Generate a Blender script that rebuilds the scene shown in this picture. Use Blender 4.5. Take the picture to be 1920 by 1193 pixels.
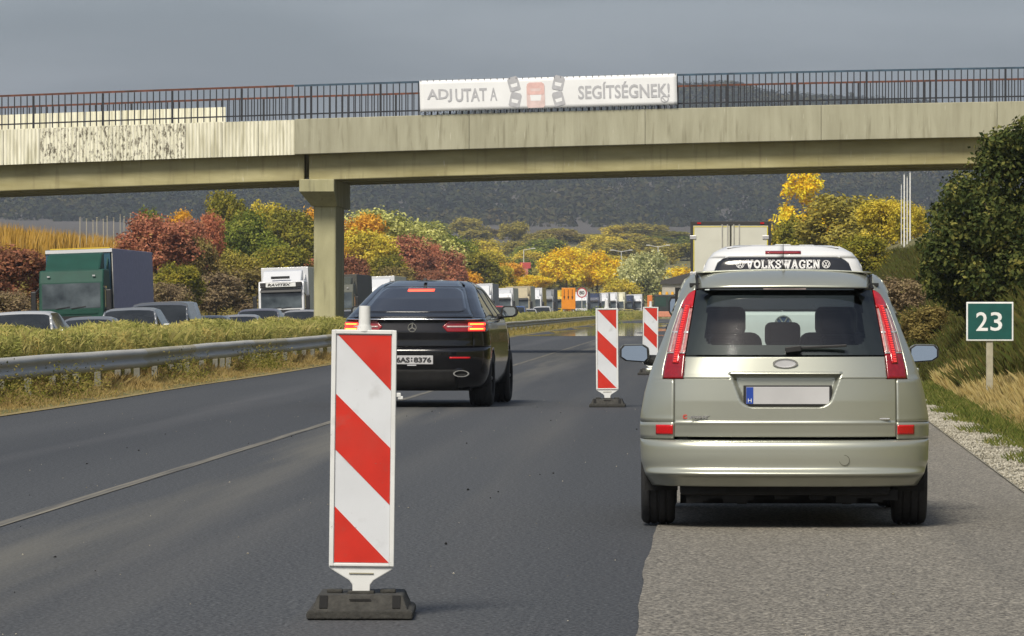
import bpy, math, random
import numpy as np
from mathutils import Vector, Matrix, Euler
R = math.radians
SC = bpy.context.scene
COL = SC.collection
for o in list(bpy.data.objects): bpy.data.objects.remove(o)

# ------------------------------------------------------------------ camera
FPX, CXV, CYV, CAMH = 9000.0, 1310.0, 578.0, 1.35       # focal length in photo pixels, vanishing point, eye height
cam = bpy.data.cameras.new('camera'); CAM = bpy.data.objects.new('camera', cam); COL.objects.link(CAM)
cam.sensor_width = 36.0; cam.lens = FPX / 1920 * 36; cam.clip_start = 0.5; cam.clip_end = 9000
CAM.location = (0, 0, CAMH)
CAM.rotation_euler = (R(90) - math.atan((596.5 - CYV) / FPX), 0, math.atan((CXV - 960) / FPX))
SC.camera = CAM
CM = CAM.rotation_euler.to_matrix()
# ------------------------------------------------------------------ sky, sun, exposure
SUN_EL, SUN_AZ = R(48), R(200)      # azimuth clockwise from +Y: the sun stands behind the camera, a little to the left
wd = bpy.data.worlds.new('World'); SC.world = wd; wd.use_nodes = True
nt = wd.node_tree; nt.nodes.clear()
wo = nt.nodes.new('ShaderNodeOutputWorld'); add = nt.nodes.new('ShaderNodeAddShader')
b1 = nt.nodes.new('ShaderNodeBackground'); b2 = nt.nodes.new('ShaderNodeBackground')
sk = nt.nodes.new('ShaderNodeTexSky'); sk.sky_type = 'NISHITA'; sk.sun_disc = False
sk.sun_elevation = SUN_EL; sk.sun_rotation = SUN_AZ; sk.dust_density = 3
b1.inputs[1].default_value = 0.04
tc = nt.nodes.new('ShaderNodeTexCoord'); mp = nt.nodes.new('ShaderNodeMapping'); mp.inputs['Scale'].default_value = (2.5, 2.5, 14)
nz = nt.nodes.new('ShaderNodeTexNoise'); nz.inputs['Scale'].default_value = 3.2; nz.inputs['Detail'].default_value = 5
cr = nt.nodes.new('ShaderNodeValToRGB')
cr.color_ramp.elements[0].position = .40; cr.color_ramp.elements[0].color = (.082, .097, .126, 1)
cr.color_ramp.elements[1].position = .62; cr.color_ramp.elements[1].color = (.152, .168, .200, 1)
b2.inputs[1].default_value = .92
L = nt.links.new
L(tc.outputs['Generated'], mp.inputs[0]); L(mp.outputs[0], nz.inputs[0]); L(nz.outputs[0], cr.inputs[0]); L(cr.outputs[0], b2.inputs[0])
L(sk.outputs[0], b1.inputs[0]); L(b1.outputs[0], add.inputs[0]); L(b2.outputs[0], add.inputs[1]); L(add.outputs[0], wo.inputs[0])
sl = bpy.data.lights.new('sun', 'SUN'); sl.energy = 3.25; sl.angle = R(20); sl.color = (1, .93, .80)
SUNO = bpy.data.objects.new('sun', sl); COL.objects.link(SUNO)
sd = Vector((math.sin(SUN_AZ) * math.cos(SUN_EL), math.cos(SUN_AZ) * math.cos(SUN_EL), math.sin(SUN_EL)))
SUNO.rotation_euler = sd.to_track_quat('Z', 'Y').to_euler(); SUNO.location = sd * 60
SC.view_settings.view_transform = 'Standard'; SC.view_settings.look = 'None'
SC.view_settings.exposure = 0.45; SC.view_settings.gamma = 1
SC.cycles.volume_step_rate = 4; SC.cycles.max_bounces = 8; SC.cycles.transparent_max_bounces = 16

# ------------------------------------------------------------------ pixel -> place
def W(px, py, Y):
    d = CM @ Vector(((px - 960) / FPX, (596.5 - py) / FPX, -1)); t = Y / d.y
    return Vector((d.x * t, Y, CAMH + d.z * t))
def curve(Y): return 1.37e-4 * max(0.0, Y - 400) ** 2
def Y_on(px, xline):                      # distance at which the ray of column px meets the line X' = xline beside the road
    Y = 60.0
    while Y < 2500:
        X = W(px, 578, Y).x - curve(Y)
        if (xline < 0 and X <= xline) or (xline > 0 and X >= xline): return Y
        Y += 1.0
    return Y
# ------------------------------------------------------------------ materials
MAT = {}
def mat(name, col, rough=.55, metal=0., noise=None, bump=None, spec=.5, coat=0., emit=None, trans=None, col2=None, stretch=None):
    if name in MAT: return MAT[name]
    m = bpy.data.materials.new(name); MAT[name] = m; m.use_nodes = True
    n = m.node_tree; p = n.nodes['Principled BSDF']; l = n.links.new
    p.inputs['Base Color'].default_value = (*col, 1); p.inputs['Roughness'].default_value = rough
    p.inputs['Metallic'].default_value = metal; p.inputs['Specular IOR Level'].default_value = spec
    p.inputs['Coat Weight'].default_value = coat; p.inputs['Coat Roughness'].default_value = .06
    if emit: p.inputs['Emission Color'].default_value = (*emit[0], 1); p.inputs['Emission Strength'].default_value = emit[1]
    if noise is None: noise = (6, .12)
    t = n.nodes.new('ShaderNodeTexCoord'); mpg = n.nodes.new('ShaderNodeMapping')
    if stretch: mpg.inputs['Scale'].default_value = stretch
    l(t.outputs['Object'], mpg.inputs[0])
    nn = n.nodes.new('ShaderNodeTexNoise'); nn.inputs['Scale'].default_value = noise[0]; nn.inputs['Detail'].default_value = 6
    l(mpg.outputs[0], nn.inputs[0])
    rp = n.nodes.new('ShaderNodeValToRGB'); rp.color_ramp.elements[0].position = .3; rp.color_ramp.elements[1].position = .7
    c2 = col2 or tuple(min(1, c * (1 + noise[1])) for c in col); c1 = tuple(c * (1 - noise[1]) for c in col) if not col2 else col
    rp.color_ramp.elements[0].color = (*c1, 1); rp.color_ramp.elements[1].color = (*c2, 1)
    l(nn.outputs[0], rp.inputs[0]); l(rp.outputs[0], p.inputs['Base Color'])
    if bump:
        b = n.nodes.new('ShaderNodeBump'); b.inputs['Strength'].default_value = bump[1]; b.inputs['Distance'].default_value = bump[2] if len(bump) > 2 else .01
        bn = n.nodes.new('ShaderNodeTexNoise'); bn.inputs['Scale'].default_value = bump[0]; bn.inputs['Detail'].default_value = 4
        l(mpg.outputs[0], bn.inputs[0]); l(bn.outputs[0], b.inputs['Height']); l(b.outputs[0], p.inputs['Normal'])
    return m
def glass(name, tint, refl=.35):
    if name in MAT: return MAT[name]
    m = bpy.data.materials.new(name); MAT[name] = m; m.use_nodes = True; n = m.node_tree; n.nodes.clear(); l = n.links.new
    o = n.nodes.new('ShaderNodeOutputMaterial'); t = n.nodes.new('ShaderNodeBsdfTransparent'); g = n.nodes.new('ShaderNodeBsdfGlossy')
    t.inputs[0].default_value = (*tint, 1); g.inputs[0].default_value = (.9, .92, .95, 1); g.inputs['Roughness'].default_value = .04
    lw = n.nodes.new('ShaderNodeLayerWeight'); lw.inputs[0].default_value = .5; f = n.nodes.new('ShaderNodeMath'); f.operation = 'POWER'; f.inputs[1].default_value = 4.; l(lw.outputs['Facing'], f.inputs[0])
    mu = n.nodes.new('ShaderNodeMath'); mu.operation = 'MULTIPLY_ADD'; mu.inputs[1].default_value = .85; mu.inputs[2].default_value = refl * .2
    tcx = n.nodes.new('ShaderNodeTexCoord'); nx = n.nodes.new('ShaderNodeTexNoise'); nx.inputs['Scale'].default_value = 2.5; l(tcx.outputs['Object'], nx.inputs[0])
    bb = n.nodes.new('ShaderNodeBump'); bb.inputs['Strength'].default_value = .06; bb.inputs['Distance'].default_value = .02; l(nx.outputs[0], bb.inputs['Height']); l(bb.outputs[0], g.inputs['Normal'])
    l(f.outputs[0], mu.inputs[0]); mx = n.nodes.new('ShaderNodeMixShader'); l(mu.outputs[0], mx.inputs[0]); l(t.outputs[0], mx.inputs[1]); l(g.outputs[0], mx.inputs[2]); l(mx.outputs[0], o.inputs[0])
    return m
def leafmat(name, cols, trans=.25, nscale=3.0):
    if name in MAT: return MAT[name]
    m = bpy.data.materials.new(name); MAT[name] = m; m.use_nodes = True; n = m.node_tree; n.nodes.clear(); l = n.links.new
    o = n.nodes.new('ShaderNodeOutputMaterial'); d = n.nodes.new('ShaderNodeBsdfDiffuse'); t = n.nodes.new('ShaderNodeBsdfTranslucent')
    g = n.nodes.new('ShaderNodeNewGeometry'); r = n.nodes.new('ShaderNodeValToRGB'); nn = n.nodes.new('ShaderNodeTexNoise'); tcx = n.nodes.new('ShaderNodeTexCoord')
    nn.inputs['Scale'].default_value = nscale; nn.inputs['Detail'].default_value = 2; l(tcx.outputs['Object'], nn.inputs[0])
    a = n.nodes.new('ShaderNodeMath'); a.operation = 'MULTIPLY_ADD'; a.inputs[1].default_value = .55; l(g.outputs['Random Per Island'], a.inputs[0])
    s = n.nodes.new('ShaderNodeMath'); s.operation = 'MULTIPLY_ADD'; s.inputs[1].default_value = 1.5; s.inputs[2].default_value = -.53; l(nn.outputs[0], s.inputs[0]); l(s.outputs[0], a.inputs[2])
    l(a.outputs[0], r.inputs[0])
    el = r.color_ramp.elements
    while len(el) < len(cols): el.new(.5)
    for i, c in enumerate(cols): el[i].position = i / max(1, len(cols) - 1); el[i].color = (*c, 1)
    l(r.outputs[0], d.inputs[0]); l(r.outputs[0], t.inputs[0])
    mx = n.nodes.new('ShaderNodeMixShader'); mx.inputs[0].default_value = trans; l(d.outputs[0], mx.inputs[1]); l(t.outputs[0], mx.inputs[2]); l(mx.outputs[0], o.inputs[0])
    return m
# ------------------------------------------------------------------ mesh helpers
class MB:
    def __init__(s): s.v = []; s.f = []
    def quad(s, *p): i = len(s.v); s.v += [tuple(q) for q in p]; s.f.append(tuple(range(i, i + len(p)))); return s
    def box(s, x0, x1, y0, y1, z0, z1):
        i = len(s.v)
        s.v += [(x0,y0,z0),(x1,y0,z0),(x1,y1,z0),(x0,y1,z0),(x0,y0,z1),(x1,y0,z1),(x1,y1,z1),(x0,y1,z1)]
        for q in ((0,3,2,1),(4,5,6,7),(0,1,5,4),(1,2,6,5),(2,3,7,6),(3,0,4,7)): s.f.append(tuple(i + k for k in q))
        return s
    def prism(s, pts, a, b, ax='y'):       # 2-D polygon pushed from a to b along an axis; pts are (x,z) for y, (y,z) for x, (x,y) for z
        i = len(s.v); n = len(pts)
        for t in (a, b):
            for p, q in pts: s.v.append((p, t, q) if ax == 'y' else (t, p, q) if ax == 'x' else (p, q, t))
        s.f.append(tuple(range(i, i + n))); s.f.append(tuple(range(i + 2 * n - 1, i + n - 1, -1)))
        for k in range(n): s.f.append((i + k, i + n + k, i + n + (k + 1) % n, i + (k + 1) % n))
        return s
    def cyl(s, p0, p1, r0, r1=None, n=12, caps=True):
        r1 = r0 if r1 is None else r1; p0 = Vector(p0); p1 = Vector(p1); d = (p1 - p0).normalized()
        u = d.orthogonal().normalized(); w = d.cross(u); i = len(s.v)
        for p, r in ((p0, r0), (p1, r1)):
            for k in range(n):
                a = 2 * math.pi * k / n; s.v.append(tuple(p + (u * math.cos(a) + w * math.sin(a)) * r))
        for k in range(n): s.f.append((i + k, i + (k + 1) % n, i + n + (k + 1) % n, i + n + k))
        if caps: s.f.append(tuple(range(i + n - 1, i - 1, -1))); s.f.append(tuple(range(i + n, i + 2 * n)))
        return s
    def lathe(s, prof, c, ax='x', n=28):   # prof: (along, radius)
        i = len(s.v); m = len(prof)
        for k in range(n):
            a = 2 * math.pi * k / n
            for t, r in prof:
                s.v.append((c[0] + t, c[1] + r * math.cos(a), c[2] + r * math.sin(a)) if ax == 'x' else (c[0] + r * math.cos(a), c[1] + t, c[2] + r * math.sin(a)) if ax == 'y' else (c[0] + r * math.cos(a), c[1] + r * math.sin(a), c[2] + t))
        for k in range(n):
            for j in range(m - 1):
                a, b = i + k * m + j, i + ((k + 1) % n) * m + j; s.f.append((a, a + 1, b + 1, b))
        return s
    def grid(s, us, vs, fn, keep=None):
        i = len(s.v); nu, nv = len(us), len(vs)
        for u in us:
            for v in vs: s.v.append(tuple(fn(u, v)))
        for a in range(nu - 1):
            for b in range(nv - 1):
                if keep and not keep((us[a] + us[a+1]) / 2, (vs[b] + vs[b+1]) / 2): continue
                k = i + a * nv + b; s.f.append((k, k + nv, k + nv + 1, k + 1))
        return s
    def ring(s, c, r, w, y0, y1, n=28, sx=1.):   # flat ring facing -Y
        i = len(s.v)
        for k in range(n):
            a = 2 * math.pi * k / n
            for rr, yy in ((r - w, y0), (r, y0), (r, y1), (r - w, y1)): s.v.append((c[0] + rr * sx * math.cos(a), yy, c[1] + rr * math.sin(a)))
        for k in range(n):
            a, b = i + 4 * k, i + 4 * ((k + 1) % n)
            for j in range(4): s.f.append((a + j, b + j, b + (j + 1) % 4, a + (j + 1) % 4))
        return s
    def disc(s, c, rx, rz, y, n=28): return s.quad(*[(c[0] + rx * math.cos(2*math.pi*k/n), y, c[1] + rz * math.sin(2*math.pi*k/n)) for k in range(n)])
    def stroke(s, p, q, w, y0, y1):         # bar in the XZ plane
        p = Vector(p); q = Vector(q); d = (q - p).normalized(); o = Vector((-d.y, d.x)) * w / 2
        return s.prism([tuple(p + o), tuple(p - o), tuple(q - o), tuple(q + o)], y0, y1)
    def mesh(s, name, m, smooth=False):
        me = bpy.data.meshes.new(name); me.from_pydata(s.v, [], s.f); me.validate(); me.update()
        if m: me.materials.append(m)
        if smooth: me.polygons.foreach_set('use_smooth', [True] * len(me.polygons))
        return me
    def build(s, name, m, parent=None, smooth=False, bevel=0, fix=False, auto=None, solid=0, seg=2):
        me = s.mesh(name, m, smooth)
        if fix:
            import bmesh
            bm = bmesh.new(); bm.from_mesh(me); bmesh.ops.remove_doubles(bm, verts=bm.verts, dist=1e-5); bmesh.ops.recalc_face_normals(bm, faces=bm.faces); bm.to_mesh(me); bm.free()
        if auto is not None: me.polygons.foreach_set('use_smooth', [True] * len(me.polygons)); me.set_sharp_from_angle(angle=R(auto))
        o = bpy.data.objects.new(name, me); COL.objects.link(o); o.parent = parent
        if solid: k = o.modifiers.new('s', 'SOLIDIFY'); k.thickness = solid; k.offset = -1
        if bevel: b = o.modifiers.new('b', 'BEVEL'); b.width = bevel; b.segments = seg; b.limit_method = 'ANGLE'; b.angle_limit = R(35)
        return o
def tag(o, label=None, cat=None, group=None, kind=None):
    for k, v in (('label', label), ('category', cat), ('group', group), ('kind', kind)):
        if v: o[k] = v
    return o
def thing(name, label, cat, loc=(0,0,0), rot=(0,0,0), group=None, scale=1.):
    o = bpy.data.objects.new(name, None); COL.objects.link(o); o.location = loc; o.rotation_euler = rot; o.empty_display_size = .2
    o.scale = (scale,) * 3 if not hasattr(scale, '__len__') else scale
    return tag(o, label, cat, group)
def copy_tree(o, parent=None, repl=None):
    c = o.copy(); COL.objects.link(c); c.parent = parent
    if repl and c.type == 'MESH' and c.data.materials and c.data.materials[0] and c.data.materials[0].name in repl:
        c.material_slots[0].link = 'OBJECT'; c.material_slots[0].material = repl[c.data.materials[0].name]
    for ch in o.children: copy_tree(ch, c, repl)
    return c
def npmesh(name, co, faces, m, smooth=False):     # co (n,3); faces (k,m) equal-sized
    me = bpy.data.meshes.new(name); k, q = faces.shape
    me.vertices.add(len(co)); me.vertices.foreach_set('co', np.asarray(co, np.float32).ravel())
    me.loops.add(k * q); me.loops.foreach_set('vertex_index', faces.astype(np.int32).ravel())
    me.polygons.add(k); me.polygons.foreach_set('loop_start', np.arange(0, k * q, q, dtype=np.int32))
    try: me.polygons.foreach_set('loop_total', np.full(k, q, np.int32))
    except Exception: pass
    if smooth: me.polygons.foreach_set('use_smooth', np.ones(k, bool))
    if m: me.materials.append(m)
    me.update(calc_edges=True); me.validate(); return me
def link(name, me, parent=None, kind=None):
    o = bpy.data.objects.new(name, me); COL.objects.link(o); o.parent = parent
    if kind: o['kind'] = kind
    return o
def text(body, size, m, parent, name, loc, sx=1., bold=0., depth=.002, rotz=0., align='CENTER', rotx=90, shear=0., fit=None):
    cu = bpy.data.curves.new('t', 'FONT'); cu.body = body; cu.size = size; cu.offset = bold; cu.extrude = depth; cu.align_x = align; cu.align_y = 'CENTER'; cu.resolution_u = 3; cu.shear = shear
    t = bpy.data.objects.new('t', cu); me = bpy.data.meshes.new_from_object(t); bpy.data.objects.remove(t)
    if fit:
        c = np.array([v.co[:] for v in me.vertices]); lo, hi = c.min(0), c.max(0)
        me.transform(Matrix.Translation((-(lo[0]+hi[0])/2, -(lo[1]+hi[1])/2, 0))); me.transform(Matrix.Diagonal((fit[0]/(hi[0]-lo[0]), fit[1]/(hi[1]-lo[1]), 1, 1)))
    me.transform(Matrix.Diagonal((sx, 1, 1, 1))); me.materials.clear(); me.materials.append(m)
    o = link(name, me, parent); o.location = loc; o.rotation_euler = (R(rotx), 0, rotz); return o
def lerp(tab, x):
    if x <= tab[0][0]: return tab[0][1]
    for (a, p), (b, q) in zip(tab, tab[1:]):
        if x <= b: return p + (q - p) * (x - a) / (b - a)
    return tab[-1][1]
def frange(a, b, n): return [a + (b - a) * i / (n - 1) for i in range(n)]

# ------------------------------------------------------------------ terrain
def smooth(t): t = min(1, max(0, t)); return t * t * (3 - 2 * t)
PROF = [(-400, 9), (-120, 6.2), (-60, 4.8), (-38, 4.1), (-33, 2.2), (-28, .0), (-26.6, -.45), (-12.5, -.42), (-11.9, .02), (-9.9, .08), (-8.9, .03), (-8.6, -.03), (2.2, -.03), (3.0, -.02), (3.9, .06), (4.6, .25), (6, 1.25), (8.5, 3.3), (11.0, 4.9), (14, 5.3), (60, 6.5), (400, 9)]
RIDGE = [(a_, b_ + 17) for a_, b_ in [(-2500, 330), (-800, 318), (0, 300), (500, 268), (800, 228), (1100, 182), (1300, 163), (1375, 160), (1440, 180), (1600, 188), (1900, 214), (2600, 260), (4000, 330)]]
def ridge_px(X, Y): return CXV + X / Y * FPX
def T(X, Y):
    z = lerp(PROF, X - curve(Y))
    far = smooth((Y - 620) / 500)                        # away from the cutting the valley side takes over
    v = lerp([(0, 0), (620, 0), (900, 5), (1400, 21), (2200, 38.5), (2350, 45)], Y)
    z = z * (1 - far) + (v + abs(min(0, X + 60)) * .012) * far
    if Y > 2200:
        top = CAMH + (CYV - lerp(RIDGE, ridge_px(X, 3200))) / FPX * 3200
        z = z + (top - z) * smooth((Y - 2200) / 1000)
    if Y > 3200: z -= (Y - 3200) * .06
    return z
asph_cols = None
def ground_material():
    m = bpy.data.materials.new('earth'); m.use_nodes = True; n = m.node_tree; p = n.nodes['Principled BSDF']; l = n.links.new
    g = n.nodes.new('ShaderNodeNewGeometry'); a = n.nodes.new('ShaderNodeTexNoise'); a.inputs['Scale'].default_value = .35; a.inputs['Detail'].default_value = 8; l(g.outputs['Position'], a.inputs[0])
    r = n.nodes.new('ShaderNodeValToRGB'); e = r.color_ramp.elements; e[0].position = .32; e[0].color = (.07, .06, .025, 1); e[1].position = .68; e[1].color = (.26, .20, .08, 1)
    k = e.new(.5); k.color = (.13, .13, .04, 1); l(a.outputs[0], r.inputs[0]); sp_ = n.nodes.new('ShaderNodeSeparateXYZ'); l(g.outputs['Position'], sp_.inputs[0]); gt = n.nodes.new('ShaderNodeMapRange'); gt.inputs[1].default_value = 1250; gt.inputs[2].default_value = 1450; l(sp_.outputs[1], gt.inputs[0])
    mx = n.nodes.new('ShaderNodeMix'); mx.data_type = 'RGBA'; l(gt.outputs[0], mx.inputs[0]); l(r.outputs[0], mx.inputs[6]); mx.inputs[7].default_value = (.085, .075, .065, 1)
    l(mx.outputs[2], p.inputs['Base Color']); p.inputs['Roughness'].default_value = .95
    b = n.nodes.new('ShaderNodeBump'); b.inputs['Distance'].default_value = .2; a2 = n.nodes.new('ShaderNodeTexNoise'); a2.inputs['Scale'].default_value = 3; l(g.outputs['Position'], a2.inputs[0]); l(a2.outputs[0], b.inputs['Height']); l(b.outputs[0], p.inputs['Normal'])
    return m
EARTH = ground_material()
xs = sorted(set([p[0] for p in PROF if abs(p[0]) < 150] + [-1400, -1000, -700, -500, -400, -300, -220, -160, -90, -75, -48, -43, -30.5, -20, -16, -4, 5.2, 7.2, 9.7, 20, 30, 45, 90, 140, 200, 280, 400, 600, 900, 1400]))
ys = list(range(-140, 0, 20)) + list(range(0, 160, 8)) + list(range(160, 700, 20)) + list(range(700, 2200, 60)) + list(range(2200, 3400, 50)) + [3600, 4000]
gm = MB().grid(xs, ys, lambda x, y: (x + curve(min(y, 1100)), y, T(x + curve(min(y, 1100)), y)))
tag(gm.build('ground', EARTH, smooth=True), kind='structure')

def road_material(name, dark, light, scale, dust):
    m = bpy.data.materials.new(name); m.use_nodes = True; n = m.node_tree; p = n.nodes['Principled BSDF']; l = n.links.new
    g = n.nodes.new('ShaderNodeNewGeometry'); pos = g.outputs['Position']
    def noise(sc, det=3, stretch=None):
        x = n.nodes.new('ShaderNodeTexNoise'); x.inputs['Scale'].default_value = sc; x.inputs['Detail'].default_value = det
        if stretch: q = n.nodes.new('ShaderNodeMapping'); q.inputs['Scale'].default_value = stretch; l(pos, q.inputs[0]); l(q.outputs[0], x.inputs[0])
        else: l(pos, x.inputs[0])
        return x.outputs[0]
    def ramp(src, a, b, ca, cb):
        r = n.nodes.new('ShaderNodeValToRGB'); e = r.color_ramp.elements; e[0].position = a; e[1].position = b; e[0].color = (*ca, 1); e[1].color = (*cb, 1); l(src, r.inputs[0]); return r.outputs[0]
    def mix(f, a, b, mode='MIX'):
        x = n.nodes.new('ShaderNodeMix'); x.data_type = 'RGBA'; x.blend_type = mode
        for k, s in ((0, f), (6, a), (7, b)):
            if isinstance(s, (int, float)): x.inputs[k].default_value = s
            elif isinstance(s, tuple): x.inputs[k].default_value = (*s, 1)
            else: l(s, x.inputs[k])
        return x.outputs[2]
    c = ramp(noise(scale, 2), .38, .64, dark, light)
    c = mix(.8, c, ramp(noise(scale * .45, 1), .36, .66, (.70, .70, .70), (1.35, 1.33, 1.28)), 'MULTIPLY')
    c = mix(.55, c, ramp(noise(.45, 6, (1, .03, 1)), .35, .7, tuple(.62 * k for k in (1, 1, 1)), (1.25, 1.22, 1.15)), 'MULTIPLY')
    sx = n.nodes.new('ShaderNodeSeparateXYZ'); l(pos, sx.inputs[0])
    for (x0, wid, amt, colr) in dust:                       # dusty lengthwise bands (wheel-dragged dirt along the joints)
        s = n.nodes.new('ShaderNodeMath'); s.operation = 'SUBTRACT'; l(sx.outputs[0], s.inputs[0]); s.inputs[1].default_value = x0
        ab = n.nodes.new('ShaderNodeMath'); ab.operation = 'ABSOLUTE'; l(s.outputs[0], ab.inputs[0])
        mr = n.nodes.new('ShaderNodeMapRange'); mr.inputs[1].default_value = wid; mr.inputs[2].default_value = 0; mr.inputs[3].default_value = 0; mr.inputs[4].default_value = amt; l(ab.outputs[0], mr.inputs[0])
        mu = n.nodes.new('ShaderNodeMath'); mu.operation = 'MULTIPLY'; l(mr.outputs[0], mu.inputs[0]); l(ramp(noise(.9, 7, (1.5, .035, 1)), .44, .66, (0, 0, 0), (1, 1, 1)), mu.inputs[1])
        c = mix(mu.outputs[0], c, colr)
    l(c, p.inputs['Base Color']); p.inputs['Roughness'].default_value = .8; p.inputs['Specular IOR Level'].default_value = .3
    b = n.nodes.new('ShaderNodeBump'); b.inputs['Strength'].default_value = .6; b.inputs['Distance'].default_value = .006; l(noise(scale * 1.2, 2), b.inputs['Height']); l(b.outputs[0], p.inputs['Normal'])
    return m
NEWASPH = road_material('new_asphalt', (.029, .032, .038), (.090, .097, .108), 60, [(-3.75, .75, .8, (.175, .165, .135)), (-2.9, .8, .35, (.145, .14, .13)), (-6.6, 1.2, .3, (.13, .13, .135)), (-1.6, .6, .2, (.15, .14, .12))])
OLDASPH = road_material('old_asphalt', (.066, .061, .053), (.33, .31, .27), 62, [(1.35, .35, .75, (.07, .068, .062)), (.15, .4, .35, (.10, .09, .075)), (2.0, .4, .5, (.09, .085, .075))])
OPPASPH = road_material('opposite_asphalt', (.05, .05, .052), (.09, .09, .09), 40, [])
ry = [-60, -20] + list(range(0, 420, 6)) + list(range(420, 1000, 10))
def strip(name, m, xa, xb, z, kind='structure', yy=ry, jag=0):
    rnd = random.Random(3)
    b = MB()
    for i, y in enumerate(yy):
        ja = jag * (math.sin(y * .7) + .6 * math.sin(y * 1.9 + 1) + rnd.uniform(-.35, .35)) if jag else 0
        a = xa(y) if callable(xa) else xa; c = xb(y) if callable(xb) else xb
        for x in (a + ja, c): b.v.append((x + curve(y), y, z(y) if callable(z) else z))
        if i: k = 2 * i; b.f.append((k - 2, k - 1, k + 1, k))
    o = b.build(name, m); return tag(o, kind=kind)
def right_edge(y): return 2.37 + .016 * max(0, min(60, y - 34))
strip('road', NEWASPH, lambda y: -8.68 + .05 * math.sin(y * .21), .2, 0.0)
fine = [-20 + i * .35 for i in range(240)] + list(range(66, 1000, 10))
strip('road_shoulder', OLDASPH, -.27, right_edge, .006, yy=fine, jag=.011)
strip('opposite_road', OPPASPH, -25.6, -12.7, -.38)
strip('road_joint_line', mat('dusty_joint', (.055, .056, .055), .9, noise=(3, .5), col2=(.20, .185, .15), stretch=(9, .12, 1)), -4.40, -4.30, .005, yy=fine)
MIRAGE = mat('mirage_gloss', (.03, .03, .03), .03, noise=(.5, .3), spec=1.0, bump=(1.1, .025, .02), stretch=(1, .12, 1))
strip('mirage_sheet', MIRAGE, lambda y: -8.1 + .5 * math.sin(y * .13), lambda y: -2.2 + 1.2 * math.sin(y * .09), .006, yy=list(range(232, 430, 4)))  # mirror-smooth sheet imitates the heat mirage's reflection on the far road
GRAV = mat('pale_gravel', (.20, .185, .14), .95, noise=(34, .3), col2=(.42, .395, .32), bump=(60, 1., .03))
strip('gravel_verge', GRAV, lambda y: right_edge(y) - .03, lambda y: right_edge(y) + .50 + .16 * math.sin(y * 1.1) + .1 * math.sin(y * 2.7), .016, yy=fine)
strip('verge', mat('dry_soil', (.16, .12, .05), .95, noise=(3, .4), col2=(.30, .24, .10)), -9.8, lambda y: -8.65 + .05 * math.sin(y * .21), .010)

# ------------------------------------------------------------------ vegetation
rng = np.random.default_rng(7)
def leaves(pts, nrm, size, aspect=.55, spread=.9, g=rng):
    n = len(pts)
    nn = nrm + g.normal(0, spread, (n, 3)); nn /= np.linalg.norm(nn, axis=1, keepdims=True) + 1e-9
    u = np.cross(nn, g.normal(0, 1, (n, 3))); u /= np.linalg.norm(u, axis=1, keepdims=True) + 1e-9
    w = np.cross(nn, u); s = size * g.uniform(.55, 1.3, (n, 1)); 
    a = u * s * .5; b = w * s * .5 * aspect
    co = np.stack([pts - a, pts - b * 1.0 + a * .1, pts + a, pts + b + a * .1], 1).reshape(-1, 3)
    return co, np.arange(n * 4).reshape(-1, 4)
def crown_mesh(name, nleaf, size, lobes, m, seed=0, flat=.0, spread=.9, aspect=.55, inner=.35, loose=.19):
    g = np.random.default_rng(seed); C = np.array([l[:3] for l in lobes]); Rd = np.array([l[3] for l in lobes]); Z = np.array([l[4] if len(l) > 4 else 1. for l in lobes])
    pr = Rd ** 2; k = g.choice(len(lobes), nleaf, p=pr / pr.sum())
    d = g.normal(0, 1, (nleaf, 3)); d /= np.linalg.norm(d, axis=1, keepdims=True)
    rad = np.where(g.random(nleaf) < inner, g.uniform(.35, .85, nleaf), g.normal(.95, loose, nleaf))
    # twiggy clumps: pull leaves towards a few directions on each lobe
    pts = C[k] + d * (Rd[k] * rad)[:, None] * np.stack([np.ones(nleaf), np.ones(nleaf), Z[k]], 1)
    f1 = np.sin(pts[:, 0] * 23 + 1.3 * np.sin(pts[:, 2] * 17)) * np.sin(pts[:, 1] * 21 + 2) * np.sin(pts[:, 2] * 25 + 1)
    keep = f1 + g.normal(0, .35, nleaf) > -.25
    pts = pts[keep]; d = d[keep]; up = np.array([0, 0, .35])
    co, fa = leaves(pts, d + up, size, aspect, spread, g)
    if flat is not None: co[:, 2] = np.maximum(co[:, 2], flat)
    return npmesh(name, co, fa, m)
def dome_lobes(seed, n=26, base=.0, trunk=0.):
    r = random.Random(seed); L_ = [(0, 0, trunk + (1 - trunk) * .5, .30, 1.2 * (1 - trunk))]
    for i in range(n):
        a = r.uniform(0, 2 * math.pi); t = r.uniform(.05, 1) ** .8
        h = trunk + (1 - trunk) * (.12 + .74 * t); wr = .36 * math.sqrt(max(.05, 1 - ((t - .30) / .75) ** 2)) * r.uniform(.6, 1.22)
        L_.append((wr * math.cos(a), wr * math.sin(a), h, r.uniform(.055, .17), 1.0))
    return L_
DUM = mat('leaf_default', (.1, .1, .04)); BARK = mat('bark', (.10, .08, .06), .95, noise=(14, .4), bump=(20, .8, .02))
def stem_mesh(name, seed, forks=5, h=.75, r0=.035, low=.25):
    r = random.Random(seed); b = MB(); b.cyl((0, 0, -.06), (0, 0, h * .6), r0, r0 * .6, 8); b.cyl((0, 0, h * .6), (r.uniform(-.04, .04), 0, h), r0 * .6, r0 * .2, 7)
    for i in range(forks):
        a = i * 2.4 + r.random(); z = h * r.uniform(low, .8); L_ = r.uniform(.2, .34)
        b.cyl((0, 0, z), (L_ * math.cos(a), L_ * math.sin(a), z + L_ * .7), r0 * .45, r0 * .12, 6)
    return b.mesh(name, BARK, True)
SHRUB_M = [crown_mesh('shrub_crown', 17000, .046, dome_lobes(s, 44), DUM, s) for s in (1, 2, 3)]
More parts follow.
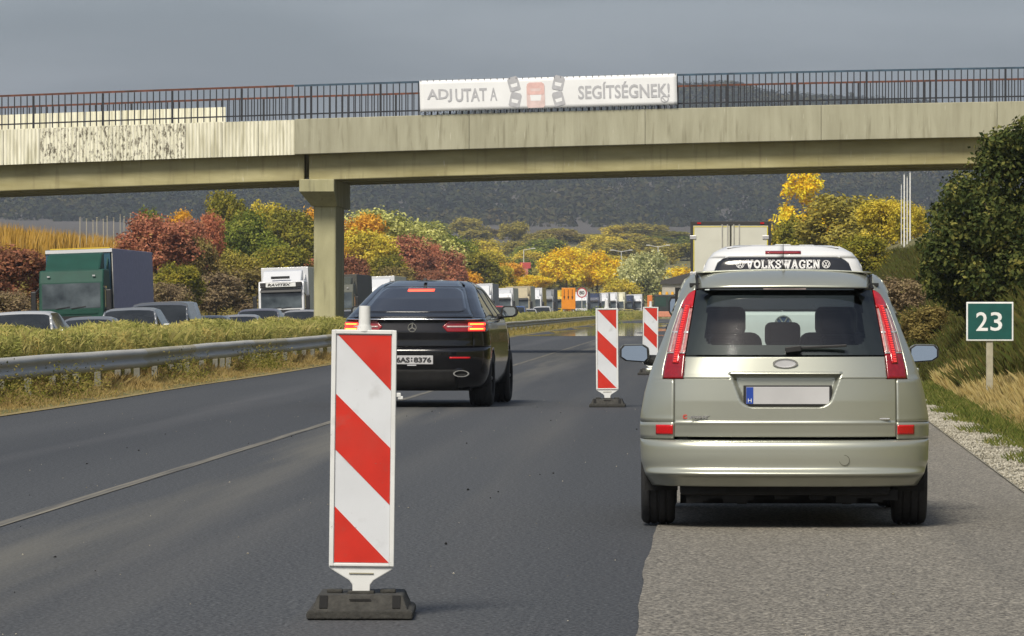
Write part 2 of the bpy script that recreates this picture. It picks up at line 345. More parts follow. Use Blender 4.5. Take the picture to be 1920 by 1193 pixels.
SHRUB_C = [crown_mesh('shrub_crown_coarse', 7000, .066, dome_lobes(s + 20, 36), DUM, s) for s in (1, 2, 3)]
TREE_C = [crown_mesh('tree_crown', 13000, .046, dome_lobes(s + 40, 46, trunk=.12), DUM, s + 9) for s in (1, 2, 3)]
def spire_lobes(seed):
    r = random.Random(seed); L_ = []
    for i in range(34):
        t = r.random() ** .75; a = r.uniform(0, 6.28); w = .46 * (1 - t) ** .6 * r.uniform(.2, 1)
        L_.append((w * math.cos(a), w * math.sin(a), .14 + .82 * t, r.uniform(.06, .15) * (1.15 - .5 * t), 1.1))
    return L_
BIRCH = [crown_mesh('birch_crown', 14000, .034, spire_lobes(4), DUM, 4)]
STEMS = [stem_mesh('trunk', s) for s in (1, 2)]
PAL = {
 'dkred': [(.09, .05, .028), (.17, .08, .045), (.25, .10, .06), (.24, .16, .06)],
 'red': [(.13, .075, .035), (.26, .11, .065), (.38, .15, .09), (.30, .22, .07)],
 'coral': [(.17, .07, .03), (.32, .11, .06), (.42, .17, .09), (.28, .14, .05)],
 'olive': [(.065, .07, .014), (.14, .14, .022), (.21, .185, .028), (.36, .28, .04)],
 'green': [(.05, .07, .014), (.10, .13, .02), (.18, .20, .035), (.30, .28, .06)],
 'yolive': [(.15, .14, .025), (.32, .27, .03), (.50, .40, .05), (.60, .46, .08)],
 'pale': [(.12, .13, .03), (.27, .28, .07), (.46, .45, .15), (.60, .58, .25)],
 'silver': [(.12, .14, .05), (.27, .28, .11), (.50, .49, .24), (.72, .70, .42)],
 'gold': [(.30, .19, .012), (.60, .37, .015), (.80, .52, .03), (.82, .58, .10)],
 'orange': [(.24, .13, .015), (.44, .23, .022), (.60, .33, .035), (.48, .32, .05)],
 'brown': [(.07, .055, .02), (.14, .105, .035), (.20, .16, .055), (.24, .20, .06)],
 'twig': [(.08, .06, .035), (.15, .11, .065), (.21, .16, .09), (.20, .18, .06)],
 'dark': [(.017, .028, .011), (.042, .060, .020), (.095, .11, .032), (.23, .21, .055)],  # lightest tone puts sunlit olive highlights into the leaf colour
 'mix': [(.09, .095, .025), (.20, .175, .04), (.33, .27, .05), (.27, .25, .07)]}
for k_, v_ in PAL.items():
    if k_ != 'dark': PAL[k_] = [tuple(min(.85, c * (1.42 if i < 3 else 1.25)) for c in col) for i, col in enumerate(v_)]
def lm(k): return leafmat('leaves_' + k, PAL[k])
def plant(name, label, cat, px, top, wpx, xl=None, Y=None, pal='olive', form='shrub', group=None, i=0, base=None, depth=1.0, sub='crown'):
    if Y is None: Y = Y_on(px, xl)
    P = W(px, top, Y); zb = T(P.x, Y) if base is None else base
    h = max(.4, P.z - zb); w = wpx / FPX * Y
    t = thing(name, label, cat, (P.x, Y, zb), (0, 0, (i * 1.7) % 6.28), group)
    crowns = {'shrub': SHRUB_M, 'coarse': SHRUB_C, 'tree': TREE_C, 'birch': BIRCH}[form]
    c = link(sub, crowns[i % len(crowns)], t); c.scale = (w / .92, w / .92 * depth, h / 1.0)
    c.material_slots[0].link = 'OBJECT'; c.material_slots[0].material = lm(pal)
    s = link('trunk', STEMS[i % 2], t); s.scale = (min(w, h) * .8, min(w, h) * .8, h * .95)
    return t
# left bank of the cutting: px, top, width, line X', palette, label
bank = [
 (22, 455, 150, -31, 'dkred', 'wide dark red shrub on the bank left of the green lorry'),
 (96, 478, 80, -30.2, 'dkred', 'small wine red shrub half hidden behind the green lorry'),
 (-45, 470, 120, -30.5, 'dkred', 'outermost dark red shrub on the bank below the corn field'),
 (5, 540, 130, -28.2, 'twig', 'grey brown low scrub at the foot of the bank left of the green lorry'),
 (292, 402, 130, -35.5, 'red', 'broad rusty red bush above the blue grey lorry side'),
 (352, 410, 80, -35, 'red', 'rusty red bush standing between the corn stakes and the coral bush'),
 (393, 398, 60, -36.5, 'coral', 'bright coral bush below the tall green yellow tree'),
 (278, 387, 66, -40, 'green', 'small round green tree at the end of the vine stakes'),
 (336, 395, 60, -38.5, 'orange', 'orange topped bush behind the rusty red bushes'),
 (425, 355, 88, -39, 'olive', 'tall green and yellow round tree rising highest left of the pier'),
 (462, 392, 110, -36, 'green', 'dense olive green tree below the tall green yellow tree'),
 (505, 380, 90, -38, 'yolive', 'yellow orange topped tree between the dense olive trees'),
 (545, 388, 130, -36, 'olive', 'dense olive tree beside the pier'),
 (590, 384, 90, -37, 'orange', 'orange crown partly hidden behind the pier'),
 (376, 445, 82, -32.6, 'brown', 'round dark brown bush halfway up the bank'),
 (332, 488, 92, -30.6, 'olive', 'green yellow bush on the grassy bank behind the blue grey lorry side'),
 (405, 512, 130, -29.2, 'twig', 'grey brown leafless scrub between the two near lorries'),
 (318, 530, 100, -28.6, 'twig', 'low twiggy scrub just behind the dark van'),
 (462, 498, 120, -30, 'brown', 'brown scrub left of the white lorry'),
 (445, 470, 90, -31.5, 'mix', 'mixed yellow brown bush above the twiggy scrub'),
 (530, 462, 120, -32, 'olive', 'dark olive thicket above the white lorry'),
 (570, 478, 80, -31, 'red', 'small rusty bush behind the white lorry roof'),
 (505, 440, 90, -34, 'green', 'deep green bush in front of the dense olive trees'),
 (676, 402, 110, -37.5, 'orange', 'yellow orange bush right beside the pier'),
 (712, 391, 150, -39, 'pale', 'broad pale green tree at the top of the bank right of the pier'),
 (790, 412, 130, -38.5, 'pale', 'pale green tree next to the broad pale one'),
 (690, 430, 120, -34, 'yolive', 'yellow olive bush below the broad pale tree'),
 (652, 470, 80, -31, 'dkred', 'dark reddish bush low beside the pier'),
 (720, 478, 90, -31.5, 'olive', 'olive bush above the roof of the white lorry behind the pier'),
 (772, 442, 110, -33.5, 'red', 'rusty red bush above the black car roof'),
 (806, 446, 46, -34, 'coral', 'flame coral bush tip within the rusty red bushes'),
 (836, 470, 90, -32, 'red', 'rusty bush running down behind the black car roof'),
 (852, 440, 110, -38, 'green', 'green bush beyond the rusty red bushes'),
 (885, 466, 90, -35, 'olive', 'olive bush at the low end of the planted bank'),
 (925, 490, 80, -33, 'yolive', 'yellow green bush at the far end of the planted bank'),
 (742, 500, 90, -30, 'brown', 'brown thicket low on the bank above the black car'),
 (800, 500, 90, -30, 'dkred', 'dark red thicket low on the bank above the black car'),
 (870, 505, 70, -30.5, 'orange', 'orange tinted low bush beside the black car roof')]
for i, (px, top, w, xl, pal, lab) in enumerate(bank):
    tree = any(k in lab for k in (' tree', 'crown'))
    plant('tree' if tree else 'shrub', lab, 'tree' if tree else 'shrub', px, top, w * 1.12, xl=xl, pal=pal, form='tree' if tree else 'shrub', i=i, group='autumn shrubs and trees on the left bank', sub='crown')
# valley trees far ahead
r5 = random.Random(5)
named = [(1062, 462, 92, 770, 'gold', 'large golden yellow tree beside the orange lane board'), (1120, 468, 100, 775, 'gold', 'second golden yellow tree touching the pale silvery tree'), (1206, 472, 100, 760, 'silver', 'pale silvery green tree right of the golden trees'),
         (948, 492, 90, 765, 'orange', 'orange yellow tree below the red sign'), (1000, 515, 70, 750, 'gold', 'small golden bush behind the far lorries'), (905, 470, 110, 790, 'yolive', 'yellow olive tree just past the black car'),
         (1272, 500, 90, 800, 'gold', 'golden bush beside the pale barn'), (1160, 520, 80, 745, 'yolive', 'low yellow green bush under the golden trees')]
for i, (px, top, w, Y, pal, lab) in enumerate(named): plant('tree', lab, 'tree', px, top, w * 1.1, Y=Y, pal=pal, form='tree', i=i, group='trees in the valley')
for i in range(74):
    Y = r5.uniform(820, 1500); px = r5.uniform(800, 1460); 
    f = (Y - 820) / 680
    top = 505 - 84 * f ** .8 + r5.uniform(-14, 16) - (10 if px < 1000 else 0)
    pal = r5.choice(['olive', 'yolive', 'mix', 'mix', 'green', 'yolive', 'brown', 'orange' if Y < 1000 else 'mix'])
    far = Y > 1120
    look = {'olive': 'dark olive', 'yolive': 'yellow olive', 'mix': 'dull olive brown', 'green': 'deep green', 'brown': 'brown', 'orange': 'orange tinted'}[pal]
    spot = 'behind the black car' if px < 900 else 'behind the red sign' if px < 1020 else 'behind the golden trees' if px < 1170 else 'behind the silvery tree' if px < 1290 else 'behind the white box lorry'
    plant('tree', look + (' tree in the near valley wood ' if not far else ' hazy tree on the far valley side ') + spot, 'tree', px, top, r5.uniform(60, 105), Y=Y, pal=pal, form='coarse', i=i, group='far valley wood' if not far else 'trees on the far valley side')
# right bank
for i, a in enumerate([
 ('birch_tree', 'bright yellow birch with slender top above the lorry', 1508, 322, 170, 9.5, 'gold', 'birch'),
 ('shrub', 'rounded olive green bush right of the white lorry box', 1490, 408, 130, 6.6, 'olive', 'shrub'),
 ('shrub', 'big pale olive willow bush behind the white van', 1585, 364, 190, 9.2, 'mix', 'shrub'),
 ('shrub', 'yellow green bush beside the white poles', 1655, 366, 100, 11, 'yolive', 'shrub'),
 ('shrub', 'small yellow bush behind the white poles', 1705, 378, 60, 13, 'yolive', 'shrub'),
 ('shrub', 'olive brown bush at the foot of the right bank', 1610, 440, 120, 7.0, 'olive', 'shrub'),
 ('shrub', 'orange tinged bush under the yellow birch', 1475, 398, 70, 8.5, 'orange', 'shrub'),
 ('shrub', 'dark brown scrub on the bank beside the silver car', 1690, 520, 120, 5.4, 'twig', 'shrub'),
 ('shrub', 'dull brown scrub low behind the silver car mirror', 1735, 575, 110, 4.9, 'brown', 'shrub')]):
    plant(a[0], a[1], 'tree' if 'birch' in a[0] else 'shrub', a[2], a[3], a[4] * 1.1, xl=a[5], pal=a[6], form=a[7], i=i, group='bushes on the right bank')
# the big dark evergreen
YT = 93.; big = thing('evergreen_tree', 'big dense dark green tree in front of the bridge end', 'tree', (W(1875, 600, YT).x, YT, T(W(1875, 600, YT).x, YT)))
lob = []; r6 = random.Random(6)
for (px, py, rp) in [(1905, 285, 62), (1870, 330, 60), (1830, 372, 62), (1800, 420, 62), (1768, 455, 46), (1765, 500, 46), (1788, 548, 44), (1850, 430, 85), (1905, 400, 90), (1905, 500, 90), (1840, 520, 70), (1900, 575, 60), (1990, 420, 110), (1985, 300, 90), (2000, 540, 100), (1845, 570, 40), (1935, 250, 50), (1890, 255, 28)]:
    p = W(px, py, YT) - big.location
    for k in range(3): lob.append((p.x + r6.uniform(-.3, .3), p.y + r6.uniform(-.9, .9), p.z + r6.uniform(-.22, .22), rp / FPX * YT * r6.uniform(.5, .8), 1.))
link('crown', crown_mesh('crown', 70000, .105, lob, leafmat('leaves_dark', PAL['dark'], .15), 77, flat=-.5, inner=.25, loose=.13), big)
tb = MB(); tb.cyl((0, 0, -.4), (.1, 0, 1.6), .16, .1, 10)
for k in range(9):
    a = k * 2.4; tb.cyl((.05, 0, .5 + .12 * k), (.8 * math.cos(a), .5 * math.sin(a), 1.3 + .15 * k), .06, .02, 6)
tb.build('trunk', BARK, big, True)
# grass, ground cover
def blades(name, n, xy, h, wid, m, lean=.35, seed=1, zf=None, lo=.45):
    g = np.random.default_rng(seed); x, y = xy(g, n); n = len(x); z = np.array([(zf or T)(a, b) for a, b in zip(x, y)]) - .02
    hh = h(g, x, y) * g.uniform(lo, 1.15, n); a = g.uniform(0, 6.28, n); ln = g.normal(0, lean, (n, 2)) * hh[:, None]
    w = wid * g.uniform(.6, 1.4, n); dx = np.cos(a) * w; dy = np.sin(a) * w * .3
    b0 = np.stack([x - dx, y - dy, z], 1); b1 = np.stack([x + dx, y + dy, z], 1); mid = np.stack([x + ln[:, 0] * .35 + dx * .6, y + ln[:, 1] * .35, z + hh * .55], 1); tp = np.stack([x + ln[:, 0], y + ln[:, 1], z + hh], 1)
    return link(name, npmesh(name, np.stack([b0, b1, mid, tp], 1).reshape(-1, 3), np.arange(n * 4).reshape(-1, 4), m), kind='stuff')
STRAW = leafmat('straw', [(.24, .17, .06), (.40, .30, .11), (.55, .44, .20), (.34, .30, .09)], .3)
STRAWG = leafmat('straw_green', [(.12, .13, .025), (.30, .25, .07), (.44, .34, .12), (.20, .20, .05)], .3)
GREEN = leafmat('fresh_grass', [(.06, .085, .02), (.11, .145, .03), (.18, .19, .05), (.32, .28, .09)], .3)
DULL = leafmat('dull_grass', [(.04, .045, .015), (.09, .08, .025), (.08, .10, .025), (.17, .13, .045)], .25)
def box_xy(x0, x1, y0, y1, bias=1.0, edge=None):
    def f(g, n):
        y = y0 + (y1 - y0) * g.random(n) ** bias; lo = np.array([edge(v) for v in y]) if edge else x0
        return lo + (x1 - lo) * g.random(n), y
    return f
fl = lambda k: (lambda g, x, y: np.full(len(x), k))
tag(blades('dry_grass', 52000, box_xy(3.2, 4.5, 50, 80, 1.1, lambda v: right_edge(v) + .8), lambda g, x, y: .10 + .22 * np.clip((x - 3.5) / .4, 0, 1) * (.55 + .45 * np.sin(x * 7 + y * 1.3)), .0035, STRAW, .3, seed=2), 'tall straw coloured dry grass round the kilometre sign post', 'grass')
tag(blades('green_grass', 42000, box_xy(3, 4.6, 30, 80, 1.0, lambda v: right_edge(v) + .36 + .2 * math.sin(v * 1.3)), lambda g, x, y: np.full(len(x), .13), .005, GREEN, seed=3), 'short green grass along the pale gravel verge', 'grass')
tag(blades('bank_grass', 130000, box_xy(3.9, 9.5, 68, 330, 1.9), lambda g, x, y: .16 + .30 * np.clip(.5 + .6 * np.sin(x * 3.1 + y * .23) * np.sin(y * .37 + x), 0, 1), .008, DULL, .4, seed=4), 'dull brown and green grass on the right bank', 'grass')
tag(blades('verge_grass', 80000, box_xy(-10.2, -8.72, 50, 175, 1.5), lambda g, x, y: .04 + .22 * np.clip((-8.75 - x) / .7, 0, 1) * (.6 + .4 * np.sin(y * .9)), .005, leafmat('verge_straw', [(.15, .10, .035), (.33, .23, .085), (.46, .35, .15), (.24, .22, .06)], .3, nscale=.9), seed=5), 'straw coloured dry grass under the steel crash barrier', 'grass')
tag(blades('verge_weeds', 16000, box_xy(-10.5, -8.9, 150, 460, 1.3), fl(.28), .016, STRAWG, seed=6), 'yellow green weeds under the far crash barrier', 'grass')
tag(blades('left_bank_grass', 70000, lambda g, n: (lambda y: (np.array([curve(v) for v in y]) + g.uniform(-37.5, -26.4, n), y))(175 + 420 * g.random(n) ** 1.3), fl(.5), .03, STRAWG, .35, seed=7), 'pale dry grass covering the left bank between shrubs', 'grass')
def corn_xy(g, n):
    y = 205 + 190 * g.random(n) ** 1.2; row = np.round(g.uniform(0, 46, n)); return -38.2 - row * .75 + g.normal(0, .1, n), y
CORN = leafmat('ripe_corn', [(.26, .14, .02), (.48, .28, .05), (.62, .39, .09), (.54, .36, .13)], .3)
tag(blades('corn_field', 120000, corn_xy, fl(1.9), .03, CORN, .10, seed=8, lo=.8), 'ripe golden corn field above the left bank', 'corn')
# planting in the median: a leafy strip about a metre high
def median(n, y0, y1, size, seed, bias):
    g = np.random.default_rng(seed); y = y0 + (y1 - y0) * g.random(n) ** bias; u = g.uniform(-1, 1, n)
    x = -10.85 + u * .95; prof = np.sqrt(np.clip(1 - np.abs(u) ** 3, 0, 1))
    hh = (.91 + .08 * np.sin(y * .37) + .05 * np.sin(y * 1.7 + x * 3) + .05 * np.sin(y * 5.1 + x * 9)) * prof
    z = .05 + hh * (1 - .35 * g.random(n) ** 2.2); side = g.random(n) < .45
    x = np.where(side, -10.85 + .95 * (1 + .08 * np.sin(y * 2.3)) * np.ones(n) * g.uniform(.8, 1.02, n), x); z = np.where(side, .05 + .88 * g.random(n) ** .7, z)
    x = x + np.array([curve(v) for v in y])
    nr = np.stack([np.where(side, .9, .5 + u * .3), np.full(n, -.6), np.where(side, .2, .45)], 1)
    return leaves(np.stack([x, y, z], 1), nr, size, .15, .6, g)
MEDM = leafmat('median_leaves', [(.15, .17, .04), (.31, .31, .085), (.44, .41, .14), (.62, .48, .16)], .3, nscale=.7)
tag(link('hedge_planting', npmesh('hedge', *median(150000, 58, 150, .15, 11, 1.35), MEDM), kind='stuff'), 'low leafy yellow green planting behind the crash barrier', 'planting')
tag(blades('median_grass', 30000, lambda g, n: (-10.85 + g.uniform(-.95, .98, n), 58 + 92 * g.random(n) ** 1.35), lambda g, x, y: .22 + .16 * np.sin(y * .8) * np.sin(y * 2.1 + 1), .006, leafmat('median_stems', [(.20, .20, .05), (.36, .33, .10), (.52, .44, .17), (.42, .40, .14)], .3, nscale=.7), .4, seed=41, zf=lambda a, b: .66 + .06 * math.sin(b * .37), lo=.2), 'thin dry stems sticking out of the median planting', 'grass')
tag(link('hedge_planting', npmesh('hedge_far', *median(60000, 150, 640, .26, 12, 1.25), MEDM), kind='stuff'), 'low yellow green planting in the median beyond the pier', 'planting')
g9 = np.random.default_rng(9); nW = 9000
wy = np.concatenate([g9.normal(c, 1.3, nW // 5) for c in (64.5, 70.5, 86, 99, 103)]); wx = g9.normal(-9.3, .22, len(wy)); wz = np.abs(g9.normal(.12, .17, len(wy))) + .03
tag(link('barrier_weeds', npmesh('weeds', *leaves(np.stack([wx, wy, wz], 1), np.tile([0, -.5, .8], (len(wy), 1)), .05, .45, .9, g9), leafmat('weeds', [(.06, .07, .015), (.13, .13, .025), (.22, .19, .05), (.34, .26, .08)])), kind='stuff'), 'dark green weeds growing round the barrier posts', 'weeds')
gb = np.random.default_rng(19); nb = 2600
bx = gb.normal(-9.3, .35, nb); by = gb.normal(437, 3, nb); bz = np.abs(gb.normal(.3, .45, nb))
tag(link('roadside_bush', npmesh('rb', *leaves(np.stack([bx * 1 + gb.normal(0, .9, nb), by, bz], 1), np.tile([0, -.5, .8], (nb, 1)), .22, .4, .9, gb), lm('green')), kind='stuff'), 'green weedy bush below the round speed sign', 'bush')
# stones
def stones(name, n, xy, r, m, seed, z0):
    g = np.random.default_rng(seed); x, y = xy(g, n); n = len(x); s = r * g.uniform(.4, 1.3, n)
    base = np.array([(1,0,0),(0,1,0),(-1,0,0),(0,-1,0),(0,0,.8),(0,0,-.4)]); fc = np.array([(0,1,4),(1,2,4),(2,3,4),(3,0,4),(1,0,5),(2,1,5),(3,2,5),(0,3,5)])
    a = g.uniform(0, 6.28, n); ca, sa = np.cos(a), np.sin(a); b = base[None] * g.uniform(.6, 1.3, (n, 6, 3)) * s[:, None, None]
    co = np.stack([b[..., 0] * ca[:, None] - b[..., 1] * sa[:, None] + x[:, None], b[..., 0] * sa[:, None] + b[..., 1] * ca[:, None] + y[:, None], b[..., 2] + z0 + .25 * s[:, None]], -1).reshape(-1, 3)
    return link(name, npmesh(name, co, (fc[None] + (np.arange(n) * 6)[:, None, None]).reshape(-1, 3), m), kind='stuff')
STONE = leafmat('stones', [(.13, .12, .09), (.27, .25, .195), (.39, .365, .30), (.52, .49, .41)], 0.)
tag(stones('gravel', 14000, box_xy(2.3, 3.2, 28, 75, 1.1, lambda v: right_edge(v) - .02), .016, STONE, 31, .016), 'loose pale stones along the asphalt edge', 'gravel')
tag(stones('road_grit', 300, lambda g, n: (g.uniform(-7.5, 2.2, n), 18 + 60 * g.random(n) ** 1.5), .0062, STONE, 32, .006), 'small pale grit scattered on the dark asphalt', 'grit')
tag(stones('road_crumbs', 50, lambda g, n: (g.uniform(-7.5, 0, n), 19 + 50 * g.random(n) ** 1.3), .011, leafmat('bitumen_crumbs', [(.01, .01, .01), (.03, .03, .03)], 0), 33, .004), 'small black bitumen crumbs on the dark asphalt', 'crumbs')

# far wooded hill: thousands of crowns that read as one mass
def forest():
    g = np.random.default_rng(21); n = 9000
    t = g.random(n) ** .9; Y = 2190 + 1060 * t; X = (g.uniform(-350, 2250, n) - CXV) / FPX * Y
    z = np.array([T(a, b) for a, b in zip(X, Y)])
    s = g.uniform(2.6, 5.6, n); K = 44
    d = g.normal(0, 1, (n, K, 3)); d[..., 2] = np.abs(d[..., 2]); d /= np.linalg.norm(d, axis=2, keepdims=True)
    pts = (np.stack([X, Y, z], 1)[:, None, :] + d * (s[:, None, None] * g.uniform(.75, 1.1, (n, K, 1))) * np.array([1, 1, 1.5])).reshape(-1, 3)
    co, fa = leaves(pts, d.reshape(-1, 3) + np.array([0, 0, .3]), 2.3, .8, .5, g)
    return npmesh('forest', co, fa, leafmat('forest_leaves', [(.007, .012, .009), (.018, .026, .014), (.050, .052, .020), (.10, .078, .030)], .05, nscale=.013))
tag(link('forest', forest(), kind='stuff'), 'dark wooded hill closing the view behind the bridge', 'forest')

# ================================================================== bridge
YB, DECKW = 140.0, 7.5
def dpx(px): return 243 - .03805 * px + 5.372e-6 * px * px
def BX(px): return W(px, 578, YB).x
def BZ(px, d): return W(px, dpx(px) + d, YB).z
CONC = mat('fascia_concrete', (.315, .303, .215), .9, noise=(1.6, .2), col2=(.40, .388, .285), bump=(9, .3, .02), stretch=(3.2, 1, .35))
def drips(m, dark, amt):
    n = m.node_tree; l = n.links.new; p = n.nodes['Principled BSDF']; src = p.inputs['Base Color'].links[0].from_socket; t = n.nodes.new('ShaderNodeTexCoord')
    for sc, lo, hi, colr, a_ in ((7, .56, .70, dark, amt), (15, .66, .72, (.62, .60, .48), .55), (.7, .45, .7, dark, amt * .6)):
        q = n.nodes.new('ShaderNodeMapping'); q.inputs['Scale'].default_value = (1, 1, .10 if sc > 1 else .6); k = n.nodes.new('ShaderNodeTexNoise'); k.inputs['Scale'].default_value = sc; k.inputs['Detail'].default_value = 5; l(t.outputs['Object'], q.inputs[0]); l(q.outputs[0], k.inputs[0])
        r = n.nodes.new('ShaderNodeMapRange'); r.inputs[1].default_value = lo; r.inputs[2].default_value = hi; r.inputs[4].default_value = a_; l(k.outputs[0], r.inputs[0])
        x = n.nodes.new('ShaderNodeMix'); x.data_type = 'RGBA'; l(r.outputs[0], x.inputs[0]); l(src, x.inputs[6]); x.inputs[7].default_value = (*colr, 1); src = x.outputs[2]
    l(src, p.inputs['Base Color'])
drips(CONC, (.17, .155, .10), .55)
CONC2 = mat('girder_concrete', (.31, .275, .13), .9, noise=(1.2, .25), col2=(.46, .42, .23), bump=(6, .3, .02), stretch=(.5, 1, 2.2))
CONC3 = mat('pier_concrete', (.30, .285, .16), .9, noise=(1.5, .2), col2=(.43, .41, .245), bump=(8, .35, .02), stretch=(1.5, 1.5, .5))
drips(CONC3, (.17, .16, .10), .5); drips(CONC2, (.20, .17, .09), .4)
CLAD = mat('white_cladding', (.58, .56, .42), .7, noise=(3, .2), col2=(.86, .84, .70), stretch=(5, 1, .4))
def peel():
    m = mat('peeling_cladding', (.58, .56, .42), .75, noise=(3, .2), col2=(.84, .82, .68), stretch=(5, 1, .4)); n = m.node_tree; l = n.links.new; p = n.nodes['Principled BSDF']
    src = p.inputs['Base Color'].links[0].from_socket; t = n.nodes.new('ShaderNodeTexCoord'); k = n.nodes.new('ShaderNodeTexNoise'); k.inputs['Scale'].default_value = 7; k.inputs['Detail'].default_value = 7; k.inputs['Roughness'].default_value = .75
    q = n.nodes.new('ShaderNodeMapping'); q.inputs['Scale'].default_value = (2.2, 1, .8); l(t.outputs['Object'], q.inputs[0]); l(q.outputs[0], k.inputs[0])
    r = n.nodes.new('ShaderNodeValToRGB'); r.color_ramp.elements[0].position = .51; r.color_ramp.elements[1].position = .58; l(k.outputs[0], r.inputs[0])
    x = n.nodes.new('ShaderNodeMix'); x.data_type = 'RGBA'; l(r.outputs[0], x.inputs[0]); l(src, x.inputs[6]); x.inputs[7].default_value = (.13, .115, .08, 1); l(x.outputs[2], p.inputs['Base Color']); return m
PEEL = peel(); drips(CLAD, (.34, .32, .20), .6)
RUST = mat('rusty_rail', (.05, .022, .014), .8, noise=(5, .4), col2=(.17, .055, .03)); BLUE = mat('blue_rail', (.025, .045, .07), .6, noise=(4, .3), col2=(.05, .10, .15)); IRON = mat('dark_iron', (.016, .018, .024), .65, noise=(8, .3))
bridge = thing('road_bridge', 'concrete road bridge with blue and rusty railing crossing the motorway', 'bridge', (0, 0, 0))
def span(name, m, px0, px1, y0, y1, d0, d1, parent=bridge, step=70, bevel=0):
    n = max(2, int(abs(px1 - px0) / step) + 1); b = MB(); st = frange(px0, px1, n)
    for px in st:
        for y, d in ((y0, d1), (y1, d1), (y1, d0), (y0, d0)): b.v.append((BX(px), y, BZ(px, d)))
    for i in range(n - 1):
        for j in range(4): a, c = 4 * i, 4 * (i + 1); b.f.append((a + j, a + (j + 1) % 4, c + (j + 1) % 4, c + j))
    b.f += [(0, 3, 2, 1), tuple(4 * (n - 1) + k for k in (0, 1, 2, 3))]
    return b.build(name, m, parent, fix=True, bevel=bevel)
e = [-1100, 553]
span('fascia_backing', CONC, -1100, 553, YB + .12, YB + .4, 2, 64)
for a, b_ in zip([553.3, 880, 1210, 1540, 1870, 2200, 2530], [879.5, 1209.5, 1539.5, 1869.5, 2199.5, 2529.5, 2900]): span('fascia_beam', CONC, a, b_, YB, YB + .4, 0, 66, bevel=.015)
span('fascia_beam', CONC, -1100, 2900, YB + DECKW - .4, YB + DECKW, 0, 66)
span('deck_slab', CONC, -1100, 2900, YB + .42, YB + DECKW - .42, 22, 58)
for yy in (.46, 2.6, 4.7, 6.35):
    span('girder', CONC2, -1100, 568, YB + yy, YB + yy + .68, 60, 115, bevel=.03); span('girder', CONC2, 577, 2900, YB + yy, YB + yy + .68, 60, 115, bevel=.03)
edges = [553 - 68.4 * k for k in range(15)]
for k in range(14):
    a, b_ = edges[k + 1] + .5, edges[k] - .5; cor = frange(a, b_, 41)
    mb = MB().grid([0, 1], cor, lambda u, px: (BX(px), YB + .10 - .028 * abs(math.sin((px - a) / (b_ - a) * math.pi * 10)), BZ(px, 1 + 65.5 * (1 - u))))
    mb.build('cladding_panel', PEEL if k in (3, 4, 5, 6, 10, 11) else CLAD, bridge, fix=True)
# pier in the median
YC = YB + .35; xc0, xc1 = BX(559), BX(625); zc = BZ(590, 113)
pier = MB(); x0, x1 = BX(582), BX(624); pier.box(x0, x1, YC + .85, YC + 4.2, T(x0, YC) - .5, W(600, 384, YC).z + .01); pc = pier.build('column', CONC3, bridge, bevel=.05)
zl = W(600, 359, YC).z; zb = W(600, 386, YC).z
cap = MB().prism([(xc0, zl), (xc1, zl), (xc1, zc), (xc0, zc)], YC, YC + 6.5)
i = len(cap.v); cap.v += [(xc0, YC, zl), (xc1, YC, zl), (xc1, YC + 6.5, zl), (xc0, YC + 6.5, zl), (x0 - .05, YC + .75, zb), (x1 + .05, YC + .75, zb), (x1 + .05, YC + 6.1, zb), (x0 - .05, YC + 6.1, zb)]
cap.f += [(i+4, i+5, i+1, i), (i+5, i+6, i+2, i+1), (i+6, i+7, i+3, i+2), (i+7, i+4, i, i+3), (i+7, i+6, i+5, i+4)]
cap.build('pier_cap', CONC3, bridge, bevel=.03, fix=True)
for yy in (.8, 2.94, 5.04, 6.6):
    for sx in (xc0 + .14, xc1 - .32): MB().box(sx, sx + .2, YB + yy - .15, YB + yy + .15, zc - .002, zc + .05).build('bearing', IRON, bridge)
for px0, px1, lab in ((-1000, -330, 0), (2230, 2900, 1)):
    MB().box(BX(px0), BX(px1), YB + .45, YB + DECKW - .45, T(BX(px0), YB) - 3, BZ((px0 + px1) / 2, 118 if lab else 126)).build('abutment', CONC3, bridge)
def railing(y, far):
    r = MB(); base = bpy.data.objects.new('railing', None)
    def bar(px0, px1, d, th, m, nm):
        return span(nm, m, px0, px1, y - .022, y + .022, d - th / 2, d + th / 2, root)
    root = span('railing', RUST if far else BLUE, -900 if far else 551, 2600, y - .03, y + .03, -65, -61.4)
    if not far: bar(-900, 550, -63.2, 3.6, RUST, 'top_rail')
    bar(-900, 2600, -9.5, 2.6, RUST if far else IRON, 'bottom_rail')
    h = 61 / FPX * YB
    bal = MB().box(-.016, .016, -.013, .013, 0, h).mesh('baluster', IRON); post = MB().box(-.03, .03, -.03, .03, 0, h).mesh('post', IRON)
    k = 0; px = -330
    while px < 2110:
        o = link('post' if k % 11 == 0 else 'baluster', post if k % 11 == 0 else bal, root); o.location = (BX(px), y, BZ(px, -.3)); px += 11.85; k += 1
    return root
railing(YB + .2, False); railing(YB + DECKW - .2, True)
yb2 = YB + DECKW - .28
for k in range(9):
    a, b_ = 424 - 66 * (k + 1) + .6, 424 - 66 * k - .6; cor = frange(a, b_, 41)
    MB().grid([0, 1], cor, lambda u, px: (W(px, 578, yb2).x, yb2 - .02 * abs(math.sin((px - a) / (b_ - a) * math.pi * 9)), W(px, dpx(px) + (16 if u < .5 else -27), yb2).z)).build('parapet_sheet', CLAD, bridge, fix=True)
